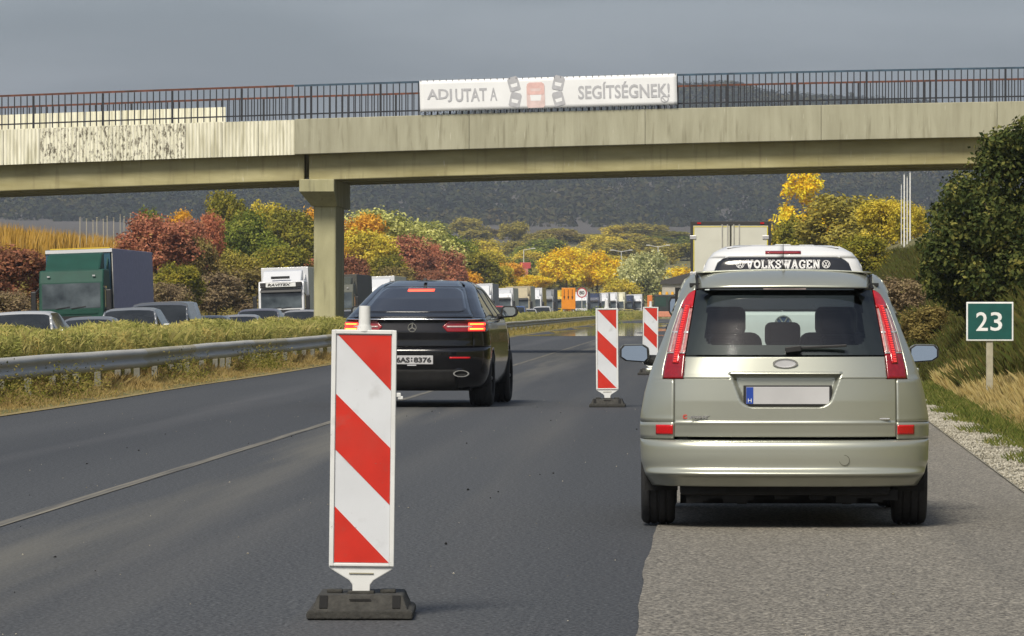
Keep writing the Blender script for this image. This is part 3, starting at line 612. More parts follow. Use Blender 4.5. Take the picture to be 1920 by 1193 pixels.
# banner
PLB = W(788, 210, YB - .1); PRB = W(1270, 196.5, YB - .1); ang = math.atan2(PRB.z - PLB.z, PRB.x - PLB.x); BL = (PRB - PLB).length
ban = thing('banner', 'long white banner with grey lettering tied to the bridge railing', 'banner', PLB, (0, -ang, 0))
BANM = mat('banner_cloth', (.76, .77, .78), .8, noise=(1.5, .04)); GREY = mat('banner_grey', (.42, .425, .45), .9); LGREY = mat('banner_light_grey', (.48, .485, .51), .8); PINK = mat('banner_pink', (.68, .45, .42), .8); LPINK = mat('banner_pale_pink', (.66, .52, .50), .8)
BH = .905
def wave(x, z): return .005 * math.sin(x * 2.1) * math.sin(z * 3.4 + 1) + .002 * math.sin(x * 5 + z * 2)
MB().grid(frange(0, BL, 60), frange(0, BH, 9), lambda x, z: (x, wave(x, z), z)).build('cloth', BANM, ban, smooth=True, solid=.004)
def ztb(zx, zy): return ((zx - 273) / 1497 * BL, (340 - 40 * (zx - 273) / 1497 - zy) / 199.6)
YP = -.0095
def word(s, zx0, zx1, zy0, zy1):
    x0, a = ztb(zx0, zy0); x1, b_ = ztb(zx1, zy1); m_ = (zx0 + zx1) / 2; zt = ztb(m_, zy0)[1]; zb_ = ztb(m_, zy1)[1]
    text(s, 1, GREY, ban, 'lettering', ((x0 + x1) / 2, YP, (zt + zb_) / 2), bold=.022, depth=.0003, fit=(x1 - x0, zt - zb_))
word('ADJ', 315, 460, 207, 284); word('UTAT', 480, 664, 203, 280); word('A', 682, 724, 200, 276); word('SEGÍTSÉGNEK!', 1195, 1728, 163, 262)
def carplan(c, w, l, tilt, m, m2, nm, dy=0):
    x, z = ztb(*c); o = thing_part(nm, m, w, l); o.location = (x, YP - dy, z); o.rotation_euler = (0, R(tilt), 0)
    q = MB().prism([(-w * .32, l * .02), (w * .32, l * .02), (w * .27, -l * .22), (-w * .27, -l * .22)], -.003, -.001).build('screen', m2, o)
def thing_part(nm, m, w, l):
    pts = [(-w/2, -l*.42), (-w*.42, -l/2), (w*.42, -l/2), (w/2, -l*.42), (w/2, l*.36), (w*.36, l/2), (-w*.36, l/2), (-w/2, l*.36)]
    return MB().prism(pts, -.001, .002).build(nm, m, ban)
for c, t in (((822, 178), -14), ((828, 270), 14), ((1082, 172), 14), ((1080, 264), -14)): carplan(c, .32, .42, t, GREY, BANM, 'car_symbol')
carplan((948, 243), .53, .74, 0, LPINK, BANM, 'car_symbol'); carplan((948, 205), .50, .36, 0, PINK, LPINK, 'car_symbol', .005)
lx, lz = ztb(1697, 266); MB().ring((lx, lz), .10, .025, YP - .002, YP, sx=1.2).stroke((lx - .07, lz + .05), (lx + .02, lz - .06), .025, YP - .003, YP).build('emblem', GREY, ban)
for k in range(41):
    x = .04 + k * (BL - .08) / 40
    for z in (.0, BH): MB().box(x - .008, x + .008, -.012, .06, z - .03, z + .02).build('cable_tie', IRON, ban)

# ================================================================== crash barrier
STEEL = mat('galvanised_steel', (.40, .395, .37), .65, .0, noise=(2.2, .25), col2=(.50, .49, .45), stretch=(1, .25, 3)); STEEL2 = mat('dirty_steel', (.34, .31, .22), .7, .1, noise=(2.2, .25), col2=(.47, .44, .34), stretch=(1, .25, 3))
rail = thing('crash_barrier', 'long grey steel crash barrier along the planted median', 'barrier', (0, 0, 0))
GX = -9.52; SEC = [(0, .665), (.045, .65), (.08, .605), (.08, .565), (.025, .535), (0, .505), (.025, .475), (.08, .445), (.08, .405), (.045, .36), (0, .345)]
ymarks = [46 + 4 * k for k in range(28)] + [158 + 12 * k for k in range(26)]
for k, (a, b_) in enumerate(zip(ymarks, ymarks[1:])):
    dz = lambda y: .008 * math.sin(y * .21) + .003 * math.sin(y * .83)
    mb = MB().grid(frange(a - .15, b_ - .004, 4), SEC, lambda y, p: (GX + p[0] + (.004 if k % 2 else 0) + curve(y), y, p[1] + dz(y)) , None) if False else MB()
    us = frange(a + .004, b_ - .004, 4); n = len(SEC)
    for y in us:
        for p in SEC: mb.v.append((GX + p[0] + curve(y), y, p[1] + dz(y)))
    for i in range(3):
        for j in range(n - 1): q = i * n + j; mb.f.append((q, q + 1, q + n + 1, q + n))
    mb.build('rail_beam', STEEL2 if k in (9, 10, 14, 15, 19, 20, 22) or k > 26 else STEEL, rail, smooth=True)
POSTM = mat('post_steel', (.22, .215, .18), .7, .1, noise=(5, .3))
pm = MB().prism([(-.05, -.05), (.05, -.05), (.05, -.042), (-.042, -.042), (-.042, .042), (.05, .042), (.05, .05), (-.05, .05)], -.3, .62, 'z').mesh('post', POSTM)
yk = 47.0; k = 0
while yk < 455:
    o = link('post', pm, rail); o.location = (GX - .07 + curve(yk), yk, 0); o.rotation_euler = (0, 0, R((k * 37) % 9 - 4)); yk += 2.67 if yk < 160 else 6; k += 1
    if yk < 110 and k % 3 == 1: o = link('post', pm, rail); o.location = (GX - .07, yk - 1.3, 0)
# ================================================================== delineator beacons
WPL = mat('white_plastic', (.66, .67, .66), .45, noise=(9, .06)); FOIL = mat('white_foil', (.60, .62, .65), .35, noise=(2.5, .07)); REDF = mat('red_foil', (.52, .022, .010), .4, noise=(7, .1)); RUB = mat('recycled_rubber', (.035, .034, .030), .9, noise=(30, .35), bump=(60, .5, .01)); HOLE = mat('black_void', (.004, .004, .004), .9)
def grime(m, colr=(.16, .14, .11)):
    n = m.node_tree; l = n.links.new; p = n.nodes['Principled BSDF']; src = p.inputs['Base Color'].links[0].from_socket; t = n.nodes.new('ShaderNodeTexCoord')
    for sc, lo, hi, a_ in ((55, .70, .74, .7), (9, .60, .80, .35), (3, .5, .8, .22)):
        k = n.nodes.new('ShaderNodeTexNoise'); k.inputs['Scale'].default_value = sc; k.inputs['Detail'].default_value = 6; l(t.outputs['Object'], k.inputs[0])
        r = n.nodes.new('ShaderNodeMapRange'); r.inputs[1].default_value = lo; r.inputs[2].default_value = hi; r.inputs[4].default_value = a_; l(k.outputs[0], r.inputs[0])
        x = n.nodes.new('ShaderNodeMix'); x.data_type = 'RGBA'; l(r.outputs[0], x.inputs[0]); l(src, x.inputs[6]); x.inputs[7].default_value = (*colr, 1); src = x.outputs[2]
    l(src, p.inputs['Base Color'])
for m_ in (FOIL, REDF, WPL): grime(m_)
def beacon(Y, px, label, s=1., lean=0., yaw=0., mark=False):
    X = W(px, 578, Y).x
    t = thing('traffic_beacon', label, 'beacon', (X, Y, .004), (0, 0, R(yaw)), 'red and white traffic beacons', s)
    w = .147; out = [(-w, 1.235), (-w + .012, 1.247), (w - .012, 1.247), (w, 1.235), (w, .180), (w - .006, .170), (.055, .118), (.040, .098), (.038, .02), (-.038, .02), (-.040, .098), (-.055, .118), (-w + .006, .170), (-w, .180)]
    b = MB().prism([(x, z) for x, z in out][::-1], -.018, .022).build('panel', WPL, t, fix=True, bevel=.004); b.rotation_euler = (0, R(lean), 0); b.location = (0, 0, .046)
    rim = MB()
    for x0, x1, z0, z1 in ((-.146, -.126, .182, 1.246), (.126, .146, .182, 1.246), (-.126, .126, 1.228, 1.246), (-.126, .126, .182, .196)): rim.box(x0, x1, -.03, -.017, z0, z1)
    rim.build('rim', WPL, b, bevel=.003)
    f0, f1, h0, h1 = -.124, .124, .198, 1.226
    MB().box(f0, f1, -.0205, -.0175, h0, h1).build('white_sheet', FOIL, b)
    def uv(zx, zy): return (f0 + (zx - 118) / 195 * (f1 - f0), h0 + (942 - zy) / 812 * (h1 - h0))
    for poly in ([(124, 132), (312, 132), (312, 328)], [(118.4, 342), (118.4, 540), (312.6, 735), (312.6, 533)], [(118.4, 742), (118.4, 941), (312, 941)]):
        MB().prism([uv(*p) for p in poly], -.0225, -.0203).build('red_stripe', REDF, b, fix=True)
    MB().cyl((0, 0, 1.24), (0, 0, 1.355), .027, .025, 16).cyl((0, 0, 1.24), (0, 0, 1.268), .034, .030, 16).build('lamp_stub', WPL, b, auto=40)
    MB().box(-.055, .055, -.0235, -.0178, .148, .153).box(-.03, .03, -.0225, -.0178, 1.2475, 1.2478).build('slot', mat('grubby_slot', (.30, .28, .20), .8), b)
    # recycled rubber foot: skirt, sloped body with lifting pockets
    ft = MB(); hb = .238
    ft.prism([(-hb, 0), (hb, 0), (hb, .03), (hb - .012, .042), (-hb + .012, .042), (-hb, .03)], -.20, .42)
    i = len(ft.v); zt, zb_ = .105, .04
    ft.v += [(-.215, -.19, zb_), (.215, -.19, zb_), (.215, .41, zb_), (-.215, .41, zb_), (-.19, -.12, zt), (.19, -.12, zt), (.19, .35, zt), (-.19, .35, zt)]
    for q in ((0,1,5,4),(1,2,6,5),(2,3,7,6),(3,0,4,7),(4,5,6,7)): ft.f.append(tuple(i + j for j in q))
    fo = ft.build('foot', RUB, t, bevel=.008)
    for sx in (-1, 1):
        MB().prism([(-.186, .05), (-.176, .05), (-.126, .103), (-.136, .103)], sx * .163 - .018, sx * .163 + .018, 'x').build('pocket', HOLE, fo)
        MB().box(sx * .12 - .035, sx * .12 + .035, .02, .09, .104, .122).build('lug', RUB, fo, bevel=.006)
    MB().box(-.048, .048, -.158, -.150, .085, .089).build('slot', HOLE, fo); MB().box(-.06, .06, -.04, .06, .10, .118).build('socket', RUB, fo, bevel=.006)
    if mark:
        a = MB().box(.146, .168, -.02, .0, .945, .965).box(.155, .178, -.018, -.004, .935, .950).build('latch', WPL, b, bevel=.003)
    return t
beacon(20.9, 677, 'large red and white beacon with a side latch behind the black car', .968, .7, 2, True)
beacon(65.5, 1139, 'middle red and white beacon of the row, level with the black car', 1.04, -.4, 0)
beacon(97, 1219, 'last red and white beacon of the row towards the road machine', 1.06, 0.5, 0)
# ================================================================== kilometre sign
YS = 64.; ps = W(1856, 760, YS); sg = thing('kilometre_sign', 'green kilometre sign reading 23 on a concrete post in dry grass', 'sign', (ps.x, YS, T(ps.x, YS)))
SGN = mat('sign_green', (.006, .075, .065), .4, noise=(6, .15)); SWH = mat('sign_white', (.72, .73, .72), .5); zs = W(1856, 603, YS).z - sg.location.z
sw, sh = 88 / FPX * YS / 2, 73 / FPX * YS / 2
MB().box(-.045, .045, .02, .10, -.3, zs + sh * .8).build('post', mat('post_concrete', (.36, .33, .24), .9, noise=(8, .2)), sg, bevel=.008)
pl = MB().box(-sw, sw, -.004, .012, zs - sh, zs + sh).build('plate', SWH, sg, bevel=.012); MB().box(-sw + .022, sw - .022, -.0065, -.004, zs - sh + .022, zs + sh - .022).build('face', SGN, pl, bevel=.002)
text('2', .3, SWH, pl, 'digit', (-.105, -.009, zs), bold=.003, depth=.001, fit=(.155, .25)); text('3', .3, SWH, pl, 'digit', (.085, -.009, zs), bold=.003, depth=.001, fit=(.155, .25))
for z in (-.12, .12): MB().box(-.07, .07, .012, .022, zs + z - .015, zs + z + .015).build('bracket', STEEL, sg)

# ================================================================== vehicles: shared pieces
TYRE = mat('tyre_rubber', (.016, .016, .017), .85, noise=(30, .3), bump=(70, .4, .004)); ALLOY = mat('alloy', (.45, .46, .47), .35, .8); BLK = mat('black_trim', (.012, .012, .013), .55, noise=(20, .2)); CHROME = mat('chrome', (.75, .76, .78), .12, 1., noise=(3, .03)); UNDER = mat('underbody', (.008, .008, .008), .9, noise=(12, .4))
INTER = mat('dark_interior', (.012, .013, .014), .85, noise=(9, .3)); GLS = glass('tinted_rear_glass', (.66, .74, .71), .35); GLD = mat('dark_privacy_glass', (.006, .007, .008), .07, noise=(2, .2), spec=.4); GLC = glass('windscreen_glass', (.86, .93, .91), .2); MIRG = mat('mirror_glass', (.42, .47, .50), .04, 1., noise=(2, .02))
REDL = mat('red_lens', (.42, .008, .012), .16, coat=.8, noise=(40, .15)); REDD = mat('deep_red_lens', (.22, .004, .008), .16, coat=.8, noise=(40, .2)); CLEARL = mat('clear_lens', (.45, .20, .19), .18, .2, noise=(60, .35), coat=.7); PINKL = mat('pinkish_lens', (.52, .42, .40), .2, .2, noise=(90, .25), coat=.6)
LEDON = mat('lit_led', (.6, .04, .04), .4, emit=((1, .05, .045), .35)); BRK = mat('lit_brake_light', (.9, .06, .03), .4, emit=((1., .07, .03), 1.6)); AMB = mat('lit_amber', (.9, .4, .05), .4, emit=((1., .33, .04), 3.)); REFL = mat('red_reflector', (.50, .006, .008), .25, coat=.5, noise=(120, .2)); PLATE = mat('plate_white', (.44, .44, .45), .5, noise=(3, .1)); EUBLUE = mat('plate_blue', (.01, .05, .32), .5); PRINT = mat('plate_print', (.02, .02, .022), .6); EMBW = mat('emblem_silver', (.66, .66, .68), .3, .5)
def wheel(parent, x, y, r, w, side, rim=ALLOY):
    t = MB().lathe([(-w/2, r*.62), (-w/2, r*.90), (-w*.44, r*.965), (-w*.36, r*.99), (-w*.30, r), (-w*.26, r), (-w*.25, r*.975), (-w*.21, r*.975), (-w*.20, r), (-w*.04, r), (-w*.03, r*.975), (w*.03, r*.975), (w*.04, r), (w*.20, r), (w*.21, r*.975), (w*.25, r*.975), (w*.26, r), (w*.30, r), (w*.36, r*.99), (w*.44, r*.965), (w/2, r*.90), (w/2, r*.62), (-w/2, r*.62)], (x, y, r), 'x', 48).build('wheel', TYRE, parent, auto=40)
    xo = x + side * w * .30
    m = MB().lathe([(0, r*.03), (side*.015, r*.15), (-side*.02, r*.2), (-side*.05, r*.5), (side*.0, r*.56), (side*.02, r*.63), (-side*.03, r*.63)], (xo, y, r), 'x', 30)
    for k in range(5):
        a = k * 1.2566; u = Vector((0, math.cos(a), math.sin(a)))
        m.cyl(Vector((xo + side * .004, y, r)) + u * r * .12, Vector((xo + side * .012, y, r)) + u * r * .6, r * .10, r * .075, 8)
    m.build('rim', rim, t, auto=40); return t
def mirror(parent, x, y, z, w, h, side, m, frame=BLK):
    pts = [(-w*.50, -h*.30), (-w*.38, -h*.5), (w*.30, -h*.42), (w*.5, -h*.2), (w*.5, h*.25), (w*.38, h*.48), (-w*.3, h*.5), (-w*.48, h*.3)]
    pts = [(x + side * p, z + q) for p, q in pts]; pts = pts if side > 0 else pts[::-1]
    o = MB().prism(pts, y, y + .10).build('mirror', m, parent, fix=True, bevel=.025, seg=3)
    c = lambda k, dy: [((px - x) * k + x, (pz - z) * k + z) for px, pz in pts]
    MB().prism(c(.97, 0), y - .008, y + .004).build('mirror_rim', frame, o, fix=True, bevel=.004)
    k_ = .84 if frame is BLK and m is not MAT.get('black_paint') else .74
    MB().quad(*[(a, y - .019 + (b - z) * (.12 if k_ > .8 else .02), b) for a, b in c(k_, 0)]).build('mirror_glass', MIRG, o, fix=True)
    MB().cyl((x - side * w * .35, y + .06, z - h * .35), (x - side * (w * .8), y + .10, z - h * .45), .035, .045, 10).build('mirror_arm', frame, o, auto=40)
    return o
class Shell:
    def __init__(s, Wt, ybt, D, n): s.Wt = Wt; s.ybt = ybt; s.D = D; s.n = n
    def w(s, z): return lerp(s.Wt, z)
    def y(s, x, z):
        t = min(1, abs(x) / s.w(z)); return lerp(s.ybt, z) + s.D * (1 - (1 - t ** s.n) ** (1 / s.n))
    def patch(s, name, m, root, z0, z1, xl, xr, nx=30, nz=20, off=0., disp=None, solid=.014, keep=None, zs=None, smooth=True, bevel=0):
        zs = zs or frange(z0, z1, nz)
        fl = (lambda f: f if callable(f) else (lambda z: f)); xl = fl(xl); xr = fl(xr)
        def fn(u, z):
            a, b = xl(z), xr(z); w_ = s.w(z)
            if b >= w_ - .002: u2 = 1 - (1 - u) ** 2.4 if a > -w_ + .002 else .5 + .5 * math.copysign(1 - (1 - abs(2 * u - 1)) ** 2.4, u - .5)
            elif a <= -w_ + .002: u2 = u ** 2.4
            else: u2 = u
            x = a + (b - a) * u2; return (x, s.y(x, z) + off + (disp(x, z) if disp else 0), z)
        kp = None
        if keep: kp = lambda u, z: keep(xl(z) + (xr(z) - xl(z)) * u, z)
        return MB().grid(frange(0, 1, nx), zs, fn, kp).build(name, m, root, smooth=smooth, solid=solid, bevel=bevel)
    def sides(s, root, paint, gls, zlow, belt, roof, L, arches, ar, wins, cowl, taper, sill=BLK, zr_off=0., npan=70):
        # flanks below the belt, pillars and side glass above, roof, windscreen, bonnet and nose
        top = lambda y: min(belt, lerp(roof, y) - .03)
        for sd, nm in ((1, 'r'), (-1, 'l')):
            ycols = frange(0, 1, npan)
            def low(t, q):
                z = zlow + (belt - zlow) * q; ys = lerp(s.ybt, z) + s.D; y = ys + (L - ys) * t; z = zlow + (top(y) - zlow) * q if t > .5 else z
                return (sd * s.w(z) * lerp(taper, y), y, z)
            def ok(t, q):
                p = low(t, q); return not any((p[1] - a) ** 2 + (p[2] - ar + .03) ** 2 < (ar * 1.13) ** 2 for a in arches)
            MB().grid(ycols if sd > 0 else ycols[::-1], frange(0, 1, 26), low, ok).build('side_panel', paint, root, smooth=True, solid=.012)
            def up(t, q):
                zz = belt + .02; y0 = lerp(s.ybt, zz) + s.D; y = y0 + (cowl - y0) * t; zt = max(belt + .004, lerp(roof, y) - .02)
                z = belt + (zt - belt) * q; ys = lerp(s.ybt, min(z, zt)) + s.D; y = max(y, min(ys, cowl)); return (sd * s.w(z) * lerp(taper, y), y, z)
            isw = lambda t, q: any(a < up(t, q)[1] < b for a, b in wins) and .06 < q < .84
            tc_ = frange(0, 1, 60)
            MB().grid(tc_ if sd > 0 else tc_[::-1], frange(0, 1, 17), up, lambda t, q: not isw(t, q)).build('pillars', paint, root, smooth=True, solid=.012)
            for wa, wb_ in wins:
                def pane(t, q, a=wa, b=wb_):
                    zz = belt + .02; y0 = lerp(s.ybt, zz) + s.D; y = a + (b - a) * t; zt = max(belt + .03, lerp(roof, y) - .02); q = .04 + .82 * q
                    z = belt + (zt - belt) * q; y = max(y, min(lerp(s.ybt, z) + s.D, b)); return (sd * (s.w(z) * lerp(taper, y) - .006), y, z)
                c_ = frange(0, 1, 14); MB().grid(c_ if sd > 0 else c_[::-1], frange(0, 1, 9), pane).build('side_window', gls, root, smooth=True)
            for a in arches: MB().grid(frange(-.25, math.pi + .25, 22), [.74, .97], lambda an, k: (sd * s.w(.5) * k, a + ar * 1.13 * math.cos(an), ar + ar * 1.13 * math.sin(an))).build('wheel_arch', UNDER, root)
def vw(mb, c, r, y0, y1):
    mb.ring(c, r, r * .13, y0, y1); k = r * .15; x, z = c
    for a, b in (((-.42, .72), (0, .08)), ((.42, .72), (0, .08)), ((-.74, .42), (-.36, -.74)), ((.74, .42), (.36, -.74)), ((-.36, -.74), (0, -.05)), ((.36, -.74), (0, -.05))): mb.stroke((x + a[0] * r, z + a[1] * r), (x + b[0] * r, z + b[1] * r), k, y0, y1)
    return mb
# ================================================================== silver-green people carrier
def silver_car():
    Y0 = 29.15; s = .972
    t = thing('people_carrier', 'silver green people carrier seen from behind on the hard shoulder', 'car', (W(1471, 578, 29.5).x, Y0, .008), (0, 0, 0), scale=s)
    P = mat('silver_green_paint', (.40, .412, .352), .30, .6, noise=(2, .03), coat=.35)
    S = Shell([(.20, .79), (.26, .845), (.33, .880), (.42, .908), (.62, .915), (.705, .911), (.84, .887), (.97, .852), (1.1, .803), (1.25, .745), (1.40, .690), (1.50, .655), (1.56, .625), (1.60, .58), (1.64, .50)],
              [(.20, .20), (.24, .13), (.29, .085), (.322, .05), (.334, .012), (.345, .0), (.372, .030), (.385, .036), (.45, .030), (.52, .030), (.546, .045), (.556, .075), (.566, .078), (.60, .075), (.652, .066), (.662, .058), (.672, .068), (.80, .066), (.94, .075), (1.085, .115), (1.3, .235), (1.5, .37), (1.56, .42), (1.60, .50), (1.64, .62)], .46, 2.9)
    lin = [(.93, .640), (1.09, .627), (1.497, .561), (1.52, .556), (1.6, .553)]; lout = [(.93, .768), (1.0, .762), (1.12, .736), (1.238, .708), (1.36, .668), (1.43, .638), (1.475, .606), (1.50, .561)]
    # bumper with the raised corners
    S.patch('bumper', P, t, .20, .556, lambda z: -S.w(z), lambda z: S.w(z), 90, 0, zs=[.262, .27, .28, .30, .315, .326, .333, .340, .347, .356, .366, .374, .382, .39, .41, .43, .45, .47, .49, .51, .525, .536, .544, .551, .556])
    zq = [.560, .60, .64, .66]
    for sd in (1, -1):
        a, b = (lambda z: .700), (lambda z: S.w(z))
        xl, xr = (a, b) if sd > 0 else ((lambda z: -S.w(z)), (lambda z: -.700))
        S.patch('bumper_corner', P, t, .5595, .662, xl, xr, 34, 5, off=-.002)
        fi = lambda z: .700 if z < .934 else lerp(lout, z) + .004
        xl, xr = (fi, b) if sd > 0 else ((lambda z: -S.w(z)), (lambda z: -fi(z)))
        S.patch('quarter_panel', P, t, .668, 1.60, xl, xr, 34, 0, zs=[.667, .69, .72, .76, .80, .84, .88, .91, .9335, .9345, .97, 1.0, 1.04, 1.08, 1.12, 1.16, 1.2, 1.24, 1.28, 1.32, 1.36, 1.4, 1.43, 1.46, 1.48, 1.492, 1.499, 1.52, 1.54, 1.56, 1.58, 1.6])
        g = (lambda f, s_=sd: f)
        xa, xb = (lambda z: lerp(lin, z) + .003), (lambda z: lerp(lout, z))
        if sd < 0: xa, xb = (lambda z: -lerp(lout, z)), (lambda z: -lerp(lin, z) - .003)
        lamp = S.patch('tail_light', REDD, t, .938, 1.498, xa, xb, 12, 40, off=.008)
        S.patch('red_lens', REDL, lamp, 1.385, 1.494, xa, xb, 12, 10, off=-.004, solid=.006); S.patch('red_lens', REDD, lamp, .940, 1.094, xa, xb, 12, 12, off=-.004, solid=.006)
        S.patch('clear_lens', CLEARL, lamp, 1.098, 1.380, xa, xb, 12, 20, off=-.002, solid=.005)
        for z0, z1, m in ((1.225, 1.236, EMBW), (1.098, 1.103, EMBW)): S.patch('lens_bar', m, lamp, z0, z1, xa, xb, 8, 3, off=-.008, solid=.003)
        for fa, fb in ((.10, .17), (.78, .84)):
            S.patch('lens_frame', PINKL, lamp, 1.10, 1.378, lambda z, f=fa: xa(z) + (xb(z) - xa(z)) * f, lambda z, f=fb: xa(z) + (xb(z) - xa(z)) * f, 4, 16, off=-.008, solid=.003)
        mid = lambda z: xa(z) + (xb(z) - xa(z)) * (.47 if sd > 0 else .53)
        st = S.patch('led_housing', REDL, lamp, 1.035, 1.405, lambda z: mid(z) - .019, lambda z: mid(z) + .019, 5, 24, off=-.011, solid=.006)
        ld = MB()
        for k in range(25):
            z = 1.048 + k * .0145; x = mid(z); y = S.y(x, z) - .013; ld.box(x - .012, x + .012, y - .003, y + .004, z - .0042, z + .0042)
        ld.build('led_row', LEDON, lamp)
        xa2, xb2 = (.705, .812) if sd > 0 else (-.812, -.705)
        S.patch('reflector', REFL, t, .588, .648, xa2, xb2, 10, 6, off=-.010, solid=.01)
        # fuel flap side shut-line, door handle, roof gutter strip
        for yh in (1.15, 2.2): MB().prism([(yh, .965), (yh + .2, .965), (yh + .2, .995), (yh, .995)], sd * .835, sd * .885, 'x').build('door_handle', P, t, bevel=.012)
        mirror(t, sd * .975, 2.45, 1.075, .205, .125, sd, P)
        wheel(t, sd * .80, .78, .315, .215, sd); wheel(t, sd * .80, 3.42, .315, .215, sd)
    # tailgate with the number plate recess, handle lip and creases
    def hw(z): return .694 if z < .9345 else lerp(lin, z) - .002
    def rec(x, z):
        hx = .272 + (z - .765) * .36; r = .05
        if .758 < z < .968:
            k = hx - max(0, (.758 + r - z)) ** 2 / r
            d = k - abs(x - .003); 
            if d > 0: return min(.045, d * 2.2) * smooth((z - .758) / .012 + .2) 
        if .968 <= z < .985 and abs(x) < .346: return -.012
        if abs(z - .9405) < .004 and abs(x) > .352: return .008
        return 0
    zz = sorted(set([round(.5735 + .0075 * k, 4) for k in range(69)] + [.757, .7595, .962, .9665, .9685, .985, .987, .9367, .9405, .9445, .9344, .9346]))
    S.patch('tailgate', P, t, .5735, 1.083, lambda z: -hw(z), hw, 150, 0, zs=[z for z in zz if z <= 1.083], disp=rec)
    # window: pane, black printed border, wiper
    wl = lambda z: lerp([(1.087, .621), (1.495, .555)], z)
    S.patch('rear_window', GLS, t, 1.087, 1.495, lambda z: -wl(z), wl, 40, 24, off=.0, solid=0)
    def border(x, z):
        hx, z0, z1, r = .505 - (z - 1.15) * .07, 1.152, 1.462, .05
        dx, dz = max(0, abs(x) - hx + r), max(0, z0 + r - z, z - z1 + r); return dx * dx + dz * dz > r * r
    S.patch('window_border', BLK, t, 1.087, 1.495, lambda z: -wl(z), wl, 100, 60, off=.012, keep=border, solid=0)
    MB().stroke((.02, 1.128), (.385, 1.146), .017, .115, .135).stroke((.0, 1.118), (.10, 1.130), .035, .10, .13).build('wiper', BLK, t, bevel=.004)
    # spoiler, roof, third light
    def sp(u, v): x = .549 * u; return (x, .30 + .05 * u * u + .16 * abs(u) ** 9 + (.26 + .30 * v) * v, 1.512 - .012 * abs(u) ** 9 + .098 * (1 - (1 - v) ** 1.7) + .018 * (1 - u * u) * (.3 + v))
    MB().grid(frange(-1, 1, 30), frange(0, 1, 14), sp).build('roof_spoiler', P, t, smooth=True, solid=.01)
    MB().grid(frange(-1, 1, 30), [0, 1], lambda u, v: (.549 * u, .305 + .05 * u * u + .07 * v, 1.509 + .005 * (1 - u * u) - .004 * v)).build('spoiler_underside', BLK, t, solid=.004)
    MB().prism([(-.135, 1.498), (.135, 1.498), (.135, 1.508), (-.135, 1.508)], .312, .33).build('third_brake_light', PINKL, t, bevel=.003)
    roof = [(0, 1.60), (.75, 1.612), (1.3, 1.618), (2.0, 1.60), (2.45, 1.54), (2.7, 1.44), (3.1, 1.15), (3.25, 1.02), (3.7, .95), (4.15, .78), (4.28, .60)]
    for sd in (1, -1): MB().grid(frange(0, .8, 14), [0, 1], lambda v, u: (sd * (.546 + .018 * u), sp(1, v)[1] - .012 + .02 * u, sp(1, v)[2] + .003 - .004 * u)).build('roof_strip', BLK, t, solid=.008)
    MB().grid(frange(-1, 1, 20), frange(.70, 2.45, 16), lambda u, y: (.56 * u, y, lerp(roof, y) + .018 * (1 - u * u))).build('roof_panel', P, t, smooth=True, solid=.008)
    S.sides(t, P, GLC, .22, 1.02, roof, 4.22, (.78, 3.42), .315, [(.95, 1.35), (1.45, 2.2), (2.3, 2.8)], 3.2, [(0, 1), (3, 1), (3.7, .95), (4.2, .80)])
    MB().grid(frange(-1, 1, 12), frange(0, 1, 10), lambda u, v: ((.56 + .17 * v) * u, 2.45 + .72 * v + .10 * (1 - u * u) * v, 1.545 - .5 * v ** 1.1)).build('windscreen', GLC, t, smooth=True)
    MB().grid(frange(-1, 1, 14), frange(3.17, 4.26, 10), lambda u, y: (.82 * u * lerp([(3.2, 1), (3.7, .95), (4.3, .8)], y), y, lerp(roof, y) - .01 + .03 * (1 - u * u))).build('bonnet', P, t, smooth=True, solid=.008)
    MB().grid(frange(-1, 1, 14), frange(.25, .66, 6), lambda u, z: (.74 * u, 4.28 - .18 * u ** 4, z)).build('front_bumper', P, t, smooth=True)
    # cabin, seats, underbody
    cb = MB().box(-.60, .60, .55, 2.5, 1.52, 1.54).box(-.80, .80, .5, 3.3, .38, .42).box(-.70, .70, 2.75, 3.15, .42, 1.0); cb.box(-.70, -.50, 2.2, 2.32, .5, 1.52).box(.50, .70, 2.2, 2.32, .5, 1.52).build('cabin_lining', INTER, t)
    for x, wd_ in ((-.36, .23), (0, .21), (.36, .23)):
        st = MB().box(x - wd_ * .86, x + wd_ * .86, 1.0, 1.2, .45, 1.13 if x else 1.10).build('seat', INTER, t, bevel=.06, seg=3)
        MB().box(x - .115, x + .115, 1.02, 1.12, 1.13, 1.29 if x == 0 else 1.21).build('headrest', INTER, st, bevel=.04, seg=3)
    for x in (-.37, .37):
        st = MB().box(x - .25, x + .25, 1.9, 2.05, .45, 1.22).build('seat', INTER, t, bevel=.09, seg=4); MB().box(x - .14, x + .14, 1.9, 2.0, 1.2, 1.39).build('headrest', INTER, st, bevel=.045, seg=3)
    MB().box(-.60, .60, .30, .5, .5, 1.06).build('parcel_shelf', INTER, t)
    MB().box(-.66, .66, .22, 4.0, .205, .38).build('underbody', UNDER, t, bevel=.02)
    r = random.Random(4); u = MB(); x = -.62
    while x < .62:
        w_ = r.uniform(.03, .10); u.box(x, x + w_, .26, .6, .15 + r.uniform(0, .04) + (.02 if abs(x) < .3 else 0), .24); x += w_
    u.box(-.30, -.24, .3, .34, .145, .22).box(.36, .42, .3, .34, .145, .22).build('exhaust', UNDER, t)
    MB().box(-.66, .66, .78, .84, .13, .19).build('rear_axle', UNDER, t)
    # badges, plate, tow cover
    yy = S.y(0, 1.035) - .004; em = MB().disc((0, 1.035), .078, .029, yy - .006, 36).build('emblem', EMBW, t); MB().ring((0, 1.035), .030, .005, yy - .012, yy + .01, 36, 2.63).build('emblem_rim', CHROME, em)
    yb_ = S.y(-.5, .69) - .006
